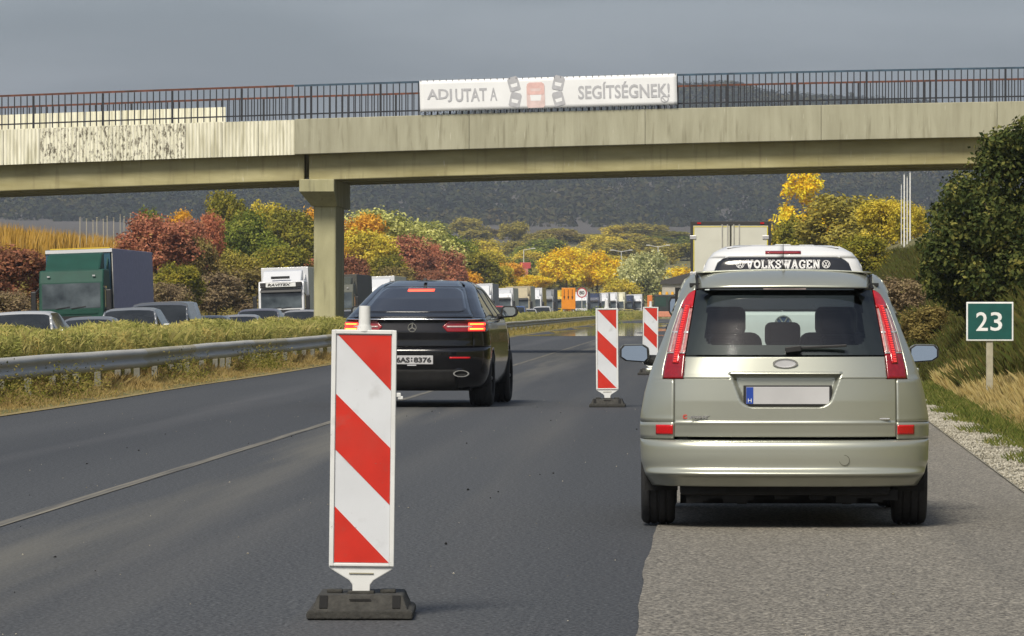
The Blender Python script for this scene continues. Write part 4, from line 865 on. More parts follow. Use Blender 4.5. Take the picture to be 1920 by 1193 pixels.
    text('C', .05, mat('badge_red', (.45, .08, .06), .4), t, 'badge', (-.628, S.y(-.63, .70) - .004, .700), fit=(.028, .030), bold=.004); text('MAX', .05, CHROME, t, 'badge', (-.535, yb_, .697), fit=(.13, .019), bold=.004, shear=.3)
    MB().box(.572, .655, S.y(.61, .685) - .006, S.y(.61, .685) + .006, .679, .692).build('badge', CHROME, t, bevel=.003)
    py = S.y(0, .83) + .020; pt = MB().box(-.262, .292, py, py + .012, .768, .898).build('plate_holder', BLK, t, bevel=.004); MB().box(-.245, .275, py - .004, py, .780, .888).build('number_plate', PLATE, pt, bevel=.002); MB().box(-.244, -.200, py - .006, py - .003, .782, .886).build('plate_band', EUBLUE, pt); text('H', .03, SWH, pt, 'letter', (-.222, py - .007, .803), fit=(.022, .024))
    MB().ring((.368, .430), .033, .003, S.y(.368, .43) - .002, S.y(.368, .43) + .01, 30).build('tow_cover', mat('shut_line', (.08, .08, .06), .8), t)
    MB().cyl((.0, .72, 1.63), (-.005, .55, 1.79), .003, .0015, 6).cyl((0, .74, 1.615), (0, .70, 1.65), .014, .008, 8).build('aerial', BLK, t)
    return t
silver_car()
# ================================================================== black coupe SUV
def black_car():
    Y0 = 64.9; t = thing('black_car', 'glossy black coupe SUV with lit brake lights passing the beacons', 'car', (W(773, 578, 65).x, Y0, .004), (0, 0, R(-2.6)), scale=1.02)
    P = mat('black_paint', (.004, .004, .005), .18, 0, noise=(2, .1), coat=.6, spec=.35)
    S = Shell([(.20, .82), (.30, .93), (.42, .975), (.62, 1.0), (.85, 1.0), (1.0, .985), (1.13, .955), (1.22, .915), (1.32, .845), (1.45, .765), (1.56, .70), (1.63, .64), (1.67, .57), (1.72, .42)],
              [(.20, .22), (.26, .12), (.36, .06), (.50, .03), (.66, .0), (.76, .0), (.80, .04), (.90, .05), (1.0, .04), (1.08, .06), (1.14, .075), (1.165, .02), (1.185, .03), (1.20, .16), (1.28, .36), (1.45, .86), (1.60, 1.38), (1.66, 1.72), (1.72, 2.2)], .55, 2.7)
    f = lambda z: S.w(z)
    S.patch('bumper', P, t, .24, .80, lambda z: -f(z), f, 70, 0, zs=[.24, .28, .33, .38, .44, .5, .56, .62, .66, .70, .735, .76, .778, .79, .80])
    S.patch('tailgate', P, t, .805, 1.165, lambda z: -.80 + .0, .80, 50, 22); S.patch('diffuser', UNDER, t, .22, .50, -.60, .60, 24, 10, off=-.012)
    for sd in (1, -1):
        xl, xr = ((lambda z: .804), f) if sd > 0 else ((lambda z: -f(z)), (lambda z: -.804))
        S.patch('quarter_panel', P, t, .805, 1.19, xl, xr, 30, 20)
        ho = lambda z: lerp([(1.19, .80), (1.3, .725), (1.5, .62), (1.64, .54), (1.70, .40)], z)
        xl, xr = (ho, f) if sd > 0 else ((lambda z: -f(z)), (lambda z: -ho(z)))
        S.patch('rear_pillar', P, t, 1.19, 1.69, xl, xr, 20, 30)
        lo = lambda z: .40 + abs(z - 1.075) * 1.0
        a, b = (lo, lambda z: .955) if sd > 0 else ((lambda z: -.955), lambda z: -lo(z))
        lamp = S.patch('tail_light', REDD, t, 1.005, 1.145, a, b, 26, 12, off=-.012, solid=.02)
        a, b = (.46, .80) if sd > 0 else (-.80, -.46); S.patch('white_bar', PINKL, lamp, 1.065, 1.085, a, b, 10, 3, off=-.018, solid=.004)
        a, b = (.74, .945) if sd > 0 else (-.945, -.74)
        S.patch('light_glow_panel', LEDON, lamp, 1.012, 1.138, a, b, 10, 6, off=-.015, solid=.004)
        for z0, z1 in ((1.028, 1.058), (1.094, 1.122)): S.patch('light_bar', BRK, lamp, z0, z1, a, b, 14, 3, off=-.020, solid=.004); S.patch('light_core', AMB, lamp, z0 + .009, z1 - .009, a + .02, b - .02, 14, 3, off=-.023, solid=.003)
        a, b = (.50, .77) if sd > 0 else (-.77, -.50); S.patch('reflector', REFL, t, .645, .672, a, b, 10, 3, off=-.008, solid=.006)
        c = sd * .655; ex = MB().ring((c, .45), .045, .009, .03, .12, 30, 2.4).build('exhaust_trim', CHROME, t); MB().disc((c, .45), .09, .037, .06).build('exhaust_void', HOLE, ex)
        mirror(t, sd * 1.045, 2.95, 1.27, .24, .17, sd, P); wheel(t, sd * .845, .98, .375, .30, sd, mat('dark_alloy', (.12, .12, .125), .35, .8)); wheel(t, sd * .845, 3.9, .375, .29, sd, MAT['dark_alloy'])
    S.patch('chrome_strip', CHROME, t, 1.166, 1.186, -.90, .90, 40, 3, off=-.016, solid=.01)
    S.patch('spoiler_lip', P, t, 1.20, 1.232, -.79, .79, 30, 6, off=-.13)
    S.patch('upper_tailgate', P, t, 1.195, 1.602, lambda z: -ho(z) + .003, lambda z: ho(z) - .003, 30, 24)
    wl = lambda z: lerp([(1.27, .60), (1.285, .655), (1.32, .672), (1.5, .585), (1.55, .555), (1.585, .50), (1.60, .42)], z)
    S.patch('rear_window', mat('privacy_glass', (.012, .012, .015), .08, noise=(2, .1), coat=.5), t, 1.27, 1.60, lambda z: -wl(z), wl, 30, 30, off=-.012, solid=.006)
    S.patch('third_brake_light', BRK, t, 1.552, 1.580, -.18, .18, 14, 3, off=-.03, solid=.01)
    S.patch('roof_rear', P, t, 1.605, 1.695, lambda z: -lerp([(1.6, .548), (1.70, .42)], z), lambda z: lerp([(1.6, .548), (1.70, .42)], z), 20, 10, solid=.004)
    roof = [(0, 1.2), (1.3, 1.62), (1.9, 1.70), (2.4, 1.715), (2.9, 1.68), (3.2, 1.58), (3.6, 1.30), (3.85, 1.14), (4.4, 1.06), (4.75, .9), (4.9, .7)]
    S.sides(t, P, GLD, .26, 1.15, roof, 4.85, (.98, 3.9), .375, [(1.35, 2.1), (2.18, 2.9), (2.98, 3.5)], 3.85, [(0, 1), (.9, 1.0), (2.2, .985), (3.6, .98), (4.3, .93), (4.9, .78)])
    MB().grid(frange(-1, 1, 20), frange(2.0, 3.2, 12), lambda u, y: (.54 * u, y, lerp(roof, y) - .004 - .07 * u * u)).build('roof_panel', P, t, smooth=True)
    MB().grid(frange(-1, 1, 12), frange(0, 1, 8), lambda u, v: ((.58 + .2 * v) * u, 3.2 + .65 * v, 1.585 - .43 * v)).build('windscreen', GLD, t, smooth=True)
    MB().grid(frange(-1, 1, 14), frange(3.85, 4.88, 10), lambda u, y: (.9 * u, y, lerp(roof, y) + .02 * (1 - u * u))).build('bonnet', P, t, smooth=True)
    MB().box(-.75, .75, .3, 4.4, .22, .42).build('underbody', UNDER, t); MB().box(-.7, .7, 1.2, 3.6, .42, 1.2).build('cabin_lining', INTER, t)
    yy = S.y(0, 1.075); sm = MB().ring((0, 1.06), .058, .008, yy - .022, yy - .004, 30)
    for k in range(3):
        a = R(90 + 120 * k); sm.stroke((0, 1.06), (.054 * math.cos(a), 1.06 + .054 * math.sin(a)), .013, yy - .022, yy - .006)
    sm.build('emblem', CHROME, t)
    pt = MB().box(-.235, .285, -.022, -.005, .575, .690).build('number_plate', PLATE, t, bevel=.003); text('6AS', .1, PRINT, pt, 'plate_text', (-.115, -.024, .632), fit=(.18, .072), bold=.004); text('8376', .1, PRINT, pt, 'plate_text', (.145, -.024, .632), fit=(.235, .072), bold=.004)
    MB().disc((.0, .652), .012, .012, -.0235).disc((.0, .618), .012, .012, -.0235).build('plate_seal', PRINT, pt)
    MB().box(-.06, .06, -.02, -.005, .555, .570).build('plate_clip', EMBW, pt)
    MB().prism([(0, 0), (.14, 0), (.03, .045), (.01, .045)], -.02, .02, 'x').build('roof_fin', BLK, t).location = (0, 1.72, 1.685)
    return t
black_car()
# ================================================================== white van
def white_van():
    Y0 = 48.; t = thing('white_van', 'white van with a dark rear window strip reading VOLKSWAGEN ahead of the silver car', 'van', (W(1469, 578, Y0).x, Y0, .008))
    P = mat('white_van_paint', (.62, .63, .64), .35, 0, noise=(1.5, .03), coat=.4)
    S = Shell([(.25, .88), (.45, .94), (.9, .952), (1.15, .945), (1.3, .92), (1.5, .868), (1.70, .810), (1.82, .765), (1.90, .70), (1.95, .60), (1.985, .45)],
              [(.25, .12), (.40, .0), (.58, .0), (.62, .05), (1.2, .06), (1.35, .09), (1.80, .19), (1.90, .25), (1.985, .4)], .28, 3.4)
    f = lambda z: S.w(z); wl = lambda z: lerp([(1.31, .785), (1.70, .695), (1.80, .655), (1.84, .60), (1.85, .56)], z)
    S.patch('bumper', mat('grey_bumper', (.06, .06, .065), .6), t, .3, .60, lambda z: -f(z), f, 50, 12)
    S.patch('tailgate', P, t, .605, 1.307, lambda z: -f(z) * .86, lambda z: f(z) * .86, 40, 20)
    for sd in (1, -1):
        fi = lambda z: f(z) * .865 if z < 1.309 else (wl(z) + .004 if z < 1.852 else .0)
        xl, xr = (fi, f) if sd > 0 else ((lambda z: -f(z)), (lambda z: -fi(z)))
        S.patch('rear_corner', P, t, .605, 1.975, xl, xr, 26, 0, zs=[.605, .8, 1.0, 1.2, 1.308, 1.310, 1.4, 1.5, 1.6, 1.7, 1.76, 1.80, 1.83, 1.851, 1.853, 1.88, 1.90, 1.92, 1.94, 1.96, 1.975])
        a, b = (.80, .93) if sd > 0 else (-.93, -.80); S.patch('tail_light', REDD, t, .85, 1.24, a, b, 6, 10, off=-.012)
        mirror(t, sd * 1.06, 3.6, 1.35, .22, .26, sd, BLK); wheel(t, sd * .82, 1.0, .33, .21, sd); wheel(t, sd * .82, 4.0, .33, .21, sd)
    S.patch('rear_window', mat('van_dark_glass', (.018, .019, .022), .12, coat=.5, noise=(2, .2)), t, 1.31, 1.85, lambda z: -wl(z), wl, 30, 20)
    S.patch('third_brake_light', REDD, t, 1.895, 1.918, -.178, .178, 10, 3, off=-.02, solid=.012)
    roof = [(0, 1.97), (1, 1.985), (3.2, 1.97), (3.7, 1.80), (4.3, 1.22), (4.7, 1.08), (4.9, .8)]
    S.sides(t, P, GLD, .30, 1.2, roof, 4.85, (1.0, 4.0), .33, [(.5, 1.8), (1.9, 3.0), (3.05, 3.8)], 4.3, [(0, 1), (4, .98), (4.9, .85)])
    for k, x in enumerate((-.48, -.24, 0, .24, .48)): MB().prism([(x - .09, 0), (x - .07, .014), (x + .07, .014), (x + .09, 0)], .45, 3.2).build('roof_rib', P, t).location = (0, 0, 1.972 - .025 * (x * 2) ** 2)
    MB().grid(frange(-1, 1, 20), frange(.38, 3.3, 10), lambda u, y: (.56 * u, y, lerp(roof, y) - .03 * u * u)).build('roof_panel', P, t, smooth=True)
    MB().grid(frange(-1, 1, 10), frange(0, 1, 6), lambda u, v: ((.6 + .2 * v) * u, 3.3 + .95 * v, 1.95 - .72 * v)).build('windscreen', GLD, t, smooth=True)
    MB().grid(frange(-1, 1, 10), frange(4.2, 4.88, 6), lambda u, y: (.84 * u, y, lerp(roof, y))).build('bonnet', P, t, smooth=True)
    MB().box(-.8, .8, .3, 4.6, .25, .5).build('underbody', UNDER, t)
    yv = lambda z: S.y(0, z) - .012
    dec = mat('white_decal', (.72, .72, .72), .5); sf = MB()
    slab = lambda a, b, z: ('s', a, b, z)
    GL = {'V': [(.12, 1, .5, 0), (.88, 1, .5, 0), (-.02, .93, .34, .93), (.66, .93, 1.02, .93)], 'L': [(.25, 0, .25, 1), (0, .07, .95, .07), (.02, .93, .5, .93), (.88, 0, .88, .34)], 'K': [(.22, 0, .22, 1), (.25, .42, .82, 1), (.42, .58, .88, 0), (0, .93, .42, .93), (0, .07, .42, .07), (.62, .93, 1, .93), (.64, .07, 1.02, .07)],
          'S': [(.88, .62, .88, .86), (.85, .92, .3, .92), (.2, .88, .16, .66), (.2, .62, .8, .42), (.86, .36, .82, .12), (.72, .08, .18, .08), (.12, .1, .12, .36)], 'W': [(.08, 1, .3, 0), (.3, 0, .5, .9), (.5, .9, .7, 0), (.7, 0, .92, 1), (-.06, .93, .26, .93), (.34, .93, .66, .93), (.74, .93, 1.06, .93)], 'A': [(.14, 0, .5, 1), (.86, 0, .5, 1), (.25, .33, .75, .33), (-.02, .07, .36, .07), (.64, .07, 1.02, .07)],
          'G': [(.85, .64, .85, .9), (.82, .91, .32, .91), (.3, .9, .14, .6), (.14, .62, .14, .34), (.14, .38, .32, .08), (.28, .08, .82, .08), (.82, .06, .82, .42), (.55, .42, .98, .42)], 'E': [(.22, 0, .22, 1), (0, .93, .9, .93), (0, .07, .92, .07), (.22, .5, .62, .5), (.84, .7, .84, 1), (.86, 0, .86, .3)], 'N': [(.2, 0, .2, 1), (.2, .98, .8, .02), (.8, 0, .8, 1), (-.02, .07, .4, .07), (0, .93, .3, .93), (.6, .93, 1.02, .93)]}
    wl_ = [1, 1, .88, 1.02, .86, 1.3, 1.02, 1, .9, 1.04]; tot = sum(wl_) + .12 * 9; x = -.3675; u_ = .735 / tot; h_ = .088
    for ch, ww in zip('VOLKSWAGEN', wl_):
        cw = ww * u_
        if ch == 'O': sf.ring((x + cw / 2, 0), h_ / 2, h_ * .24, -.002, .002, 20, cw / h_)
        else:
            for a, b, c_, d_ in GL[ch]: sf.stroke((x + a * cw, (b - .5) * h_), (x + c_ * cw, (d_ - .5) * h_), .014 if abs(b - d_) < .01 else .0175, -.002, .002)
        x += cw + .12 * u_
    q = sf.build('lettering', dec, t); q.location = (0, S.y(.2, 1.775) - .018, 1.782); q.rotation_euler = (R(-12), 0, 0)
    for x in (-.43, .43):
        e_ = vw(MB(), (0, 0), .041, -.002, .002).build('emblem', dec, t); e_.location = (x, S.y(abs(x), 1.782) - .016, 1.782); e_.rotation_euler = (R(-12), 0, 0)
    ed = MB().disc((0, 1.18), .085, .085, .045).build('emblem_disc', mat('emblem_blue', (.02, .05, .12), .4), t); vw(MB(), (0, 1.18), .09, .034, .044).build('emblem', CHROME, ed)
    MB().box(-.27, .27, .04, .055, .78, .90).build('number_plate', PLATE, t)
    return t
white_van()
# ================================================================== lorries
def wheels_row(t, ys_, xs_=(-1.0, 1.0), r=.5, w=.32, z=0):
    for y in ys_:
        for x in xs_: wheel(t, x, y, r, w, 1 if x > 0 else -1)
def box_lorry():
    Y0 = 156.; t = thing('box_lorry', 'white box lorry with yellow edged rear doors ahead of the white van', 'lorry', (W(1370, 578, Y0).x, Y0, .008), scale=1.025)
    B = mat('lorry_cream', (.60, .60, .52), .6, noise=(2, .05)); FR = mat('lorry_frame', (.035, .035, .035), .6); YE = mat('reflective_yellow', (.60, .50, .02), .5); H = 4.06
    MB().box(-1.27, 1.27, .06, 13.6, 1.05, H - .02).build('box_body', mat('lorry_side', (.50, .49, .40), .6, noise=(1, .1)), t, bevel=.02)
    fr = MB().box(-1.275, -1.19, 0, .1, 1.0, H).box(1.19, 1.275, 0, .1, 1.0, H).box(-1.19, 1.19, 0, .1, H - .13, H).box(-1.19, 1.19, 0, .1, .95, 1.08).build('rear_frame', FR, t, bevel=.01)
    for sd in (-1, 1):
        d = MB().box(*((.03, 1.185) if sd > 0 else (-1.185, -.03)), .005, .06, 1.09, H - .14).build('door', B, t, bevel=.008)
        for x in (.10, .27): MB().cyl((sd * x, -.015, 1.1), (sd * x, -.015, H - .1), .02, n=8).build('lock_rod', STEEL, d, auto=40); 
        for z in (1.5, 2.4, 3.55): MB().box(sd * 1.15 - .14, sd * 1.15 + .06, -.02, .006, z - .06, z + .06).build('hinge', EMBW, d, bevel=.01)
        for x0, x1, z0, z1 in ((.06, 1.17, H - .185, H - .16), (1.15, 1.18, 1.12, H - .18)): MB().box(min(sd * x0, sd * x1), max(sd * x0, sd * x1), -.001, .006, z0, z1).build('reflective_strip', YE, d)
        MB().box(sd * 1.0 - .06, sd * 1.0 + .06, -.02, .0, H - .085, H - .035).build('marker_light', REFL, t); MB().box(sd * .95 - .22, sd * .95 + .22, -.02, .1, .72, .9).build('tail_light', REDL, t, bevel=.01)
    MB().box(-.012, .012, .001, .05, 1.09, H - .14).build('door_seal', BLK, t); MB().box(-1.2, 1.2, .1, .25, .45, .6).build('bumper', STEEL, t)
    wheels_row(t, (2.2, 3.5, 4.8, 12.2), r=.5); MB().box(-.5, .5, .3, 13, .8, 1.04).build('chassis', UNDER, t)
    c = MB().box(-1.24, 1.24, 13.9, 16.0, .8, 3.3).build('cab', B, t, bevel=.08)
    return t
box_lorry()
def lorry(Y, px, label, cab, front, side, group=None, name='lorry', detail=1, txt=None, visor=None, roofc=None, H=4.0, zroad=-.40, defl=None, cabtop=3.2):
    X = W(px, 578, Y).x; t = thing(name, label, 'lorry', (X, Y, zroad), (0, R(-2.0), 0), group)
    wd_ = 1.23
    c = MB().prism([(0, .45), (2.1, .45), (2.1, cabtop), (.42, cabtop), (.16, 2.72), (.0, 1.70)], -wd_, wd_, 'x').build('cab', cab, t, fix=True, bevel=.07, seg=3)
    MB().prism([(-.006, 1.74), (.148, 2.68), (.16, 2.68), (.01, 1.72)], -1.10, 1.10, 'x').build('windscreen', mat('lorry_glass', (.008, .014, .017), .10, noise=(1.3, .6), col2=(.09, .11, .12), coat=.3, spec=.4), c, fix=True)  # pale patches in the windscreen colour imitate reflections
    MB().prism([(-.03, .42), (.3, .42), (.3, .92), (-.03, .92)], -1.24, 1.24, 'x').build('bumper', mat('lorry_bumper_white', (.60, .61, .62), .5) if detail else cab, c, bevel=.04)
    MB().box(-1.27, 1.27, 2.75, 16.3, 1.1, H).build('trailer', side, t, bevel=.02)
    MB().box(-1.275, 1.275, 2.70, 2.76, 1.12, H + .005).build('trailer_front', front, t, bevel=.02)
    dp = defl or cab
    MB().prism([(.55, cabtop - .02), (2.05, cabtop - .02), (2.05, H - .14), (1.55, H - .22)], -1.05, 1.05, 'x').build('roof_deflector', dp, c, fix=True, bevel=.08, seg=3)
    if detail:
        for sd in (-1, 1):
            m = MB().box(sd * 1.42 - .11, sd * 1.42 + .11, -.02, .10, 1.62, 2.42).build('mirror', BLK, c, bevel=.04); MB().cyl((sd * 1.38, .05, 2.35), (sd * 1.2, .2, 2.55), .03, n=8).cyl((sd * 1.38, .05, 1.72), (sd * 1.2, .2, 1.62), .03, n=8).build('mirror_arm', BLK, m)
            MB().prism([(.35, 1.75), (1.05, 1.75), (1.05, 2.55), (.42, 2.55)], sd * 1.232 - .004, sd * 1.232 + .004, 'x').build('side_window', MAT['lorry_glass'], c)
            MB().box(sd * .95 - .2, sd * .95 + .2, -.045, .0, .62, .86).build('headlight', PINKL, c, bevel=.03); MB().box(sd * .86 - .05, sd * .86 + .05, .17, .22, 2.93, 2.98).build('marker_lamp', EMBW, c)
            MB().prism([(.95, cabtop), (2.2, cabtop - .1), (2.65, H - .35), (2.65, 1.2), (2.12, 1.2), (2.1, cabtop - .3)], sd * 1.10 - .02, sd * 1.10 + .02, 'x').build('side_fairing', dp, c, fix=True)
        if visor: MB().prism([(-.10, 2.60), (.10, 2.74), (.12, 2.78), (-.06, 2.72)], -1.1, 1.1, 'x').build('sun_visor', visor or cab, c, fix=True, bevel=.01)
        MB().prism([(.0, 1.52), (.0, 1.66), (-.03, 1.66), (-.03, 1.52)], -1.0, 1.0, 'x').build('front_panel', visor or cab, c)
        for x in (-.6, .0): MB().stroke((x, 1.73), (x + .55, 1.80), .03, -.02, .0).build('wiper', BLK, c)
        MB().box(-.75, .75, -.012, .03, .95, 1.45).build('grille', BLK, c)
        if detail > 1: MB().box(-.42, .42, 1.47, 1.60, 3.42, 3.48).build('air_slot', BLK, c)
        MB().box(-1.20, 1.20, -.04, .0, 1.02, 1.10).build('grille_bar', EMBW, c)
    if txt:
        sgn = MB().prism([(-.02, 2.86), (.30, 2.90), (.30, 3.13), (-.0, 3.13)], -1.12, 1.12, 'x').build('roof_sign', BLK, c, fix=True, bevel=.03); MB().box(-.80, .80, -.035, .0, 2.89, 3.11).build('sign_panel', SWH, sgn)
        text(txt, .2, PRINT, sgn, 'sign_text', (-.08, -.042, 3.0), fit=(1.25, .14), bold=.008, shear=.25)
        MB().box(-.55, .45, .45, .52, 3.32, 3.46).build('air_slot', BLK, c)
    wheels_row(t, (1.2, 4.6, 12.0, 13.3, 14.6) if detail else (1.2, 13.0)); MB().box(-.5, .5, .5, 16, .7, 1.09).build('chassis', UNDER, t)
    if detail > 1: MB().box(1.2, 1.285, 2.70, 2.78, 1.1, H).build('corner_post', STEEL, t)
    return t
LG = mat('lorry_green', (.008, .052, .037), .62, noise=(2, .12), spec=.3); LBL = mat('lorry_teal', (.015, .07, .11), .6, noise=(2, .2)); CURT = mat('curtain_blue_grey', (.23, .225, .32), .7, noise=(5, .1), bump=(3, .3, .05)); LW = mat('lorry_white', (.60, .61, .63), .4, noise=(1, .04), coat=.3); LCR = mat('lorry_ivory', (.58, .56, .42), .6, noise=(1, .06))
g1 = lorry(180, 137, 'green cab lorry with blue grey curtain sides in the jam', LG, LBL, CURT, detail=2, H=4.0)
top = MB().box(-1.28, 1.28, 2.66, 2.70, 3.86, 3.99).build('roof_edge', LW, g1); MB().box(-1.1, 1.2, 2.7, 3.0, 4.0, 4.05).build('yellow_strap', mat('strap_yellow', (.55, .38, .03), .7), g1)
lorry(256, 530, 'white cab lorry with a sign reading RAVITEX beside the bridge pier', LW, LW, LCR, detail=1, txt='RAVITEX', visor=BLK, H=3.95)
lorry(292, 628, 'dark olive lorry mostly hidden behind the bridge pier', mat('lorry_olive', (.05, .055, .04), .6), mat('lorry_dark', (.06, .06, .05), .7), MAT['lorry_dark'], detail=1, H=3.8)
lorry(330, 704, 'white lorry with grey screen between the pier and the black car', LW, LW, LCR, detail=1, H=3.95)
lorry(380, 800, 'red and white lorry hidden behind the black car roof', mat('lorry_red', (.35, .03, .025), .5), LW, LCR, detail=0, H=3.95)
YEL = mat('lorry_yellow', (.55, .38, .03), .5); ORG = mat('lorry_orange', (.60, .23, .02), .5); DKB = mat('lorry_dark_blue', (.03, .04, .08), .5); GRY = mat('lorry_grey', (.22, .23, .24), .6); TAN = mat('lorry_tan', (.38, .33, .22), .7)
far = [(898, 442, LW, GRY, 'white lorry with grey box just beyond the black car mirror'), (938, 468, LW, LCR, 'white lorry with ivory box second beyond the black car'), (972, 492, TAN, LCR, 'tan cab lorry beside the blue van'), (995, 514, LW, YEL, 'white lorry with yellow curtain behind the white van'), (1018, 536, GRY, DKB, 'grey lorry behind the white van'), (1036, 556, YEL, ORG, 'yellow lorry left of the orange lane board'),
       (1053, 574, ORG, YEL, 'orange lorry half behind the orange lane board'), (1084, 606, LW, DKB, 'white lorry with dark blue side behind the speed sign'), (1107, 628, DKB, LW, 'dark blue cab lorry right of the speed sign'), (1124, 646, LW, LCR, 'white lorry with ivory curtain above the second beacon'), (1141, 664, LW, LW, 'plain white lorry above the beacon stub'), (1156, 682, LCR, LCR, 'ivory lorry right of the second beacon stub'), (1171, 700, DKB, GRY, 'dark fronted lorry next to the last white one'), (1189, 716, LW, LW, 'last white lorry at the end of the queue')]
for px, Y, c, s_, lab in far:
    z = -.4; lorry(Y, px, lab, c, c, s_, group='lorries queueing far ahead', detail=1, H=3.6 + (Y * 7 % 5) * .1, zroad=z, cabtop=2.85 + (Y * 3 % 5) * .08, visor=BLK if Y % 4 == 0 else None)
# ================================================================== queueing cars
def queue_car_proto(kind):
    t = bpy.data.objects.new('queue_car', None); COL.objects.link(t); CP = MAT.get('proto_paint') or mat('proto_paint', (.2, .2, .2), .3, coat=.6)
    if kind == 'sedan': st = [(0, .50, .58, .70, .55), (.06, .62, .70, .80, .62), (.35, .74, .82, .86, .70), (1.05, .90, .96, .88, .74), (1.85, .93, 1.37, .88, .60), (2.2, .94, 1.43, .88, .58), (3.0, .95, 1.43, .88, .575), (3.5, .96, 1.34, .88, .56), (4.05, .97, 1.06, .87, .60), (4.45, .90, .98, .82, .66), (4.55, .6, .66, .75, .6)]
    elif kind == 'suv': st = [(0, .58, .66, .72, .58), (.06, .78, .86, .84, .66), (.35, .90, .98, .89, .74), (1.05, 1.02, 1.10, .91, .78), (1.75, 1.05, 1.52, .91, .66), (2.1, 1.06, 1.58, .91, .64), (3.3, 1.08, 1.58, .91, .62), (4.0, 1.10, 1.50, .90, .60), (4.35, 1.08, 1.15, .88, .66), (4.5, .7, .76, .8, .66)]
    else: st = [(0, .60, .68, .76, .62), (.06, .85, .93, .88, .70), (.35, 1.0, 1.08, .93, .78), (.75, 1.10, 1.18, .95, .82), (1.45, 1.12, 1.72, .95, .76), (1.8, 1.13, 1.80, .95, .75), (4.0, 1.13, 1.81, .95, .74), (4.7, 1.12, 1.74, .94, .72), (4.8, .9, 1.0, .9, .7)]
    def sec(y, zb, zt, wb, wt):
        h = [(wb * .93, .25), (wb * .985, .42), (wb, .6 * zb + .1), (wb * .98, zb), (wt, zt - .05), (wt * .8, zt - .012), (wt * .4, zt), (0, zt + .004)]
        return [(x, y, z) for x, z in h] + [(-x, y, z) for x, z in h[-2::-1]]
    # refine the stations with a smooth interpolation
    fs = []
    for i in range(len(st) - 1):
        p0, p1, p2, p3 = st[max(0, i - 1)], st[i], st[i + 1], st[min(len(st) - 1, i + 2)]
        for k in range(4):
            u = k / 4; fs.append(tuple(.5 * (2 * b + (c - a) * u + (2 * a - 5 * b + 4 * c - d) * u * u + (-a + 3 * b - 3 * c + d) * u ** 3) if j else b + (c - b) * u for j, (a, b, c, d) in enumerate(zip(p0, p1, p2, p3))))
    fs.append(st[-1]); S_ = [sec(*f) for f in fs]; n = len(S_[0]); ic = 3; iw = 4
    cow, rf, rr = ic * 4, iw * 4, (len(st) - 3) * 4
    parts = {'body': MB(), 'windscreen': MB(), 'side_window': MB(), 'rear_window': MB()}
    for i in range(len(S_) - 1):
        for j in range(n - 1):
            k = 'body'
            if cow <= i < rf and 4 <= j <= 9: k = 'windscreen'
            elif rr - 4 <= i < rr and kind == 'sedan' and 4 <= j <= 9: k = 'rear_window'
            elif cow + 1 <= i < rr - 1 and j in (3, 10): k = 'side_window'
            m = parts[k]; m.quad(S_[i][j], S_[i][j+1], S_[i+1][j+1], S_[i+1][j])
    parts['body'].quad(*S_[0]); parts['body'].quad(*S_[-1])
    GD = MAT.get('car_screen') or mat('car_screen', (.010, .012, .014), .10, coat=.2, noise=(1.6, .5), col2=(.028, .032, .036), spec=.3)  # lighter blotches of the glass colour stand for reflections, as on the lorries
    for k, m in parts.items():
        if m.v: m.build(k, CP if k == 'body' else GD, t, smooth=True, fix=True)
    for sd in (-1, 1):   # windscreen pillars, mirrors, lamps, wheels
        pl = MB(); q = 4 if sd > 0 else 10
        for i in range(cow, rf): pl.cyl(S_[i][q], S_[i+1][q], .035, n=6)
        pl.build('pillar', CP, t, smooth=True); y, zb = fs[cow + 1][0], fs[cow + 1][1]
        MB().box(sd * 1.02 - .09, sd * 1.02 + .09, y, y + .09, zb + .02, zb + .15).build('mirror', CP, t, bevel=.03)
        MB().box(sd * .62 - .16, sd * .62 + .16, .02, .2, fs[3][1] - .14, fs[3][1] - .03).build('headlight', PINKL, t, bevel=.03)
        for yw in (.85, fs[-1][0] - .85): wheel(t, sd * .80, yw, .32, .21, sd)
    return t
def shown(proto, label, X, Y, s, col, group, z=-.38, rz=0):
    nm = 'paint_%.2f_%.2f_%.2f' % col; m = MAT.get(nm) or mat(nm, col, .32, .25, noise=(2, .03), coat=.5)
    c = copy_tree(proto, None, {'proto_paint': m}); c.location = (X, Y, z); c.scale = s; c.rotation_euler = (0, R(-1.5), rz); tag(c, label, 'car', group); return c
PR = {k: queue_car_proto(k) for k in ('sedan', 'suv', 'van')}
GQ = 'cars queueing on the opposite carriageway'; YQ = lambda px: 15.0 * FPX / (CXV - px)
for px, kind, top_, col, lab in [(22, 'suv', 584, (.50, .51, .52), 'pale silver estate car with roof rails left of the green lorry'), (150, 'sedan', 594, (.16, .17, .19), 'dark grey low saloon in front of the green lorry'), (232, 'suv', 577, (.20, .215, .235), 'grey car in front of the blue grey lorry side'), (292, 'van', 566, (.10, .11, .13), 'dark blue grey van at the tail of the blue grey lorry'), (378, 'sedan', 592, (.36, .37, .39), 'silver saloon roof showing over the planting below the scrub'), (440, 'sedan', 590, (.26, .265, .28), 'grey saloon roof left of the white lorry'), (478, 'suv', 579, (.13, .13, .16), 'dark purple grey car in front of the white lorry')]:
    Y = YQ(px); z = W(px, top_, Y).z + .38; h0 = {'sedan': 1.44, 'suv': 1.585, 'van': 1.81}[kind]
    shown(PR[kind], lab, W(px, 578, Y).x, Y, (1, 1, z / h0), col, GQ)
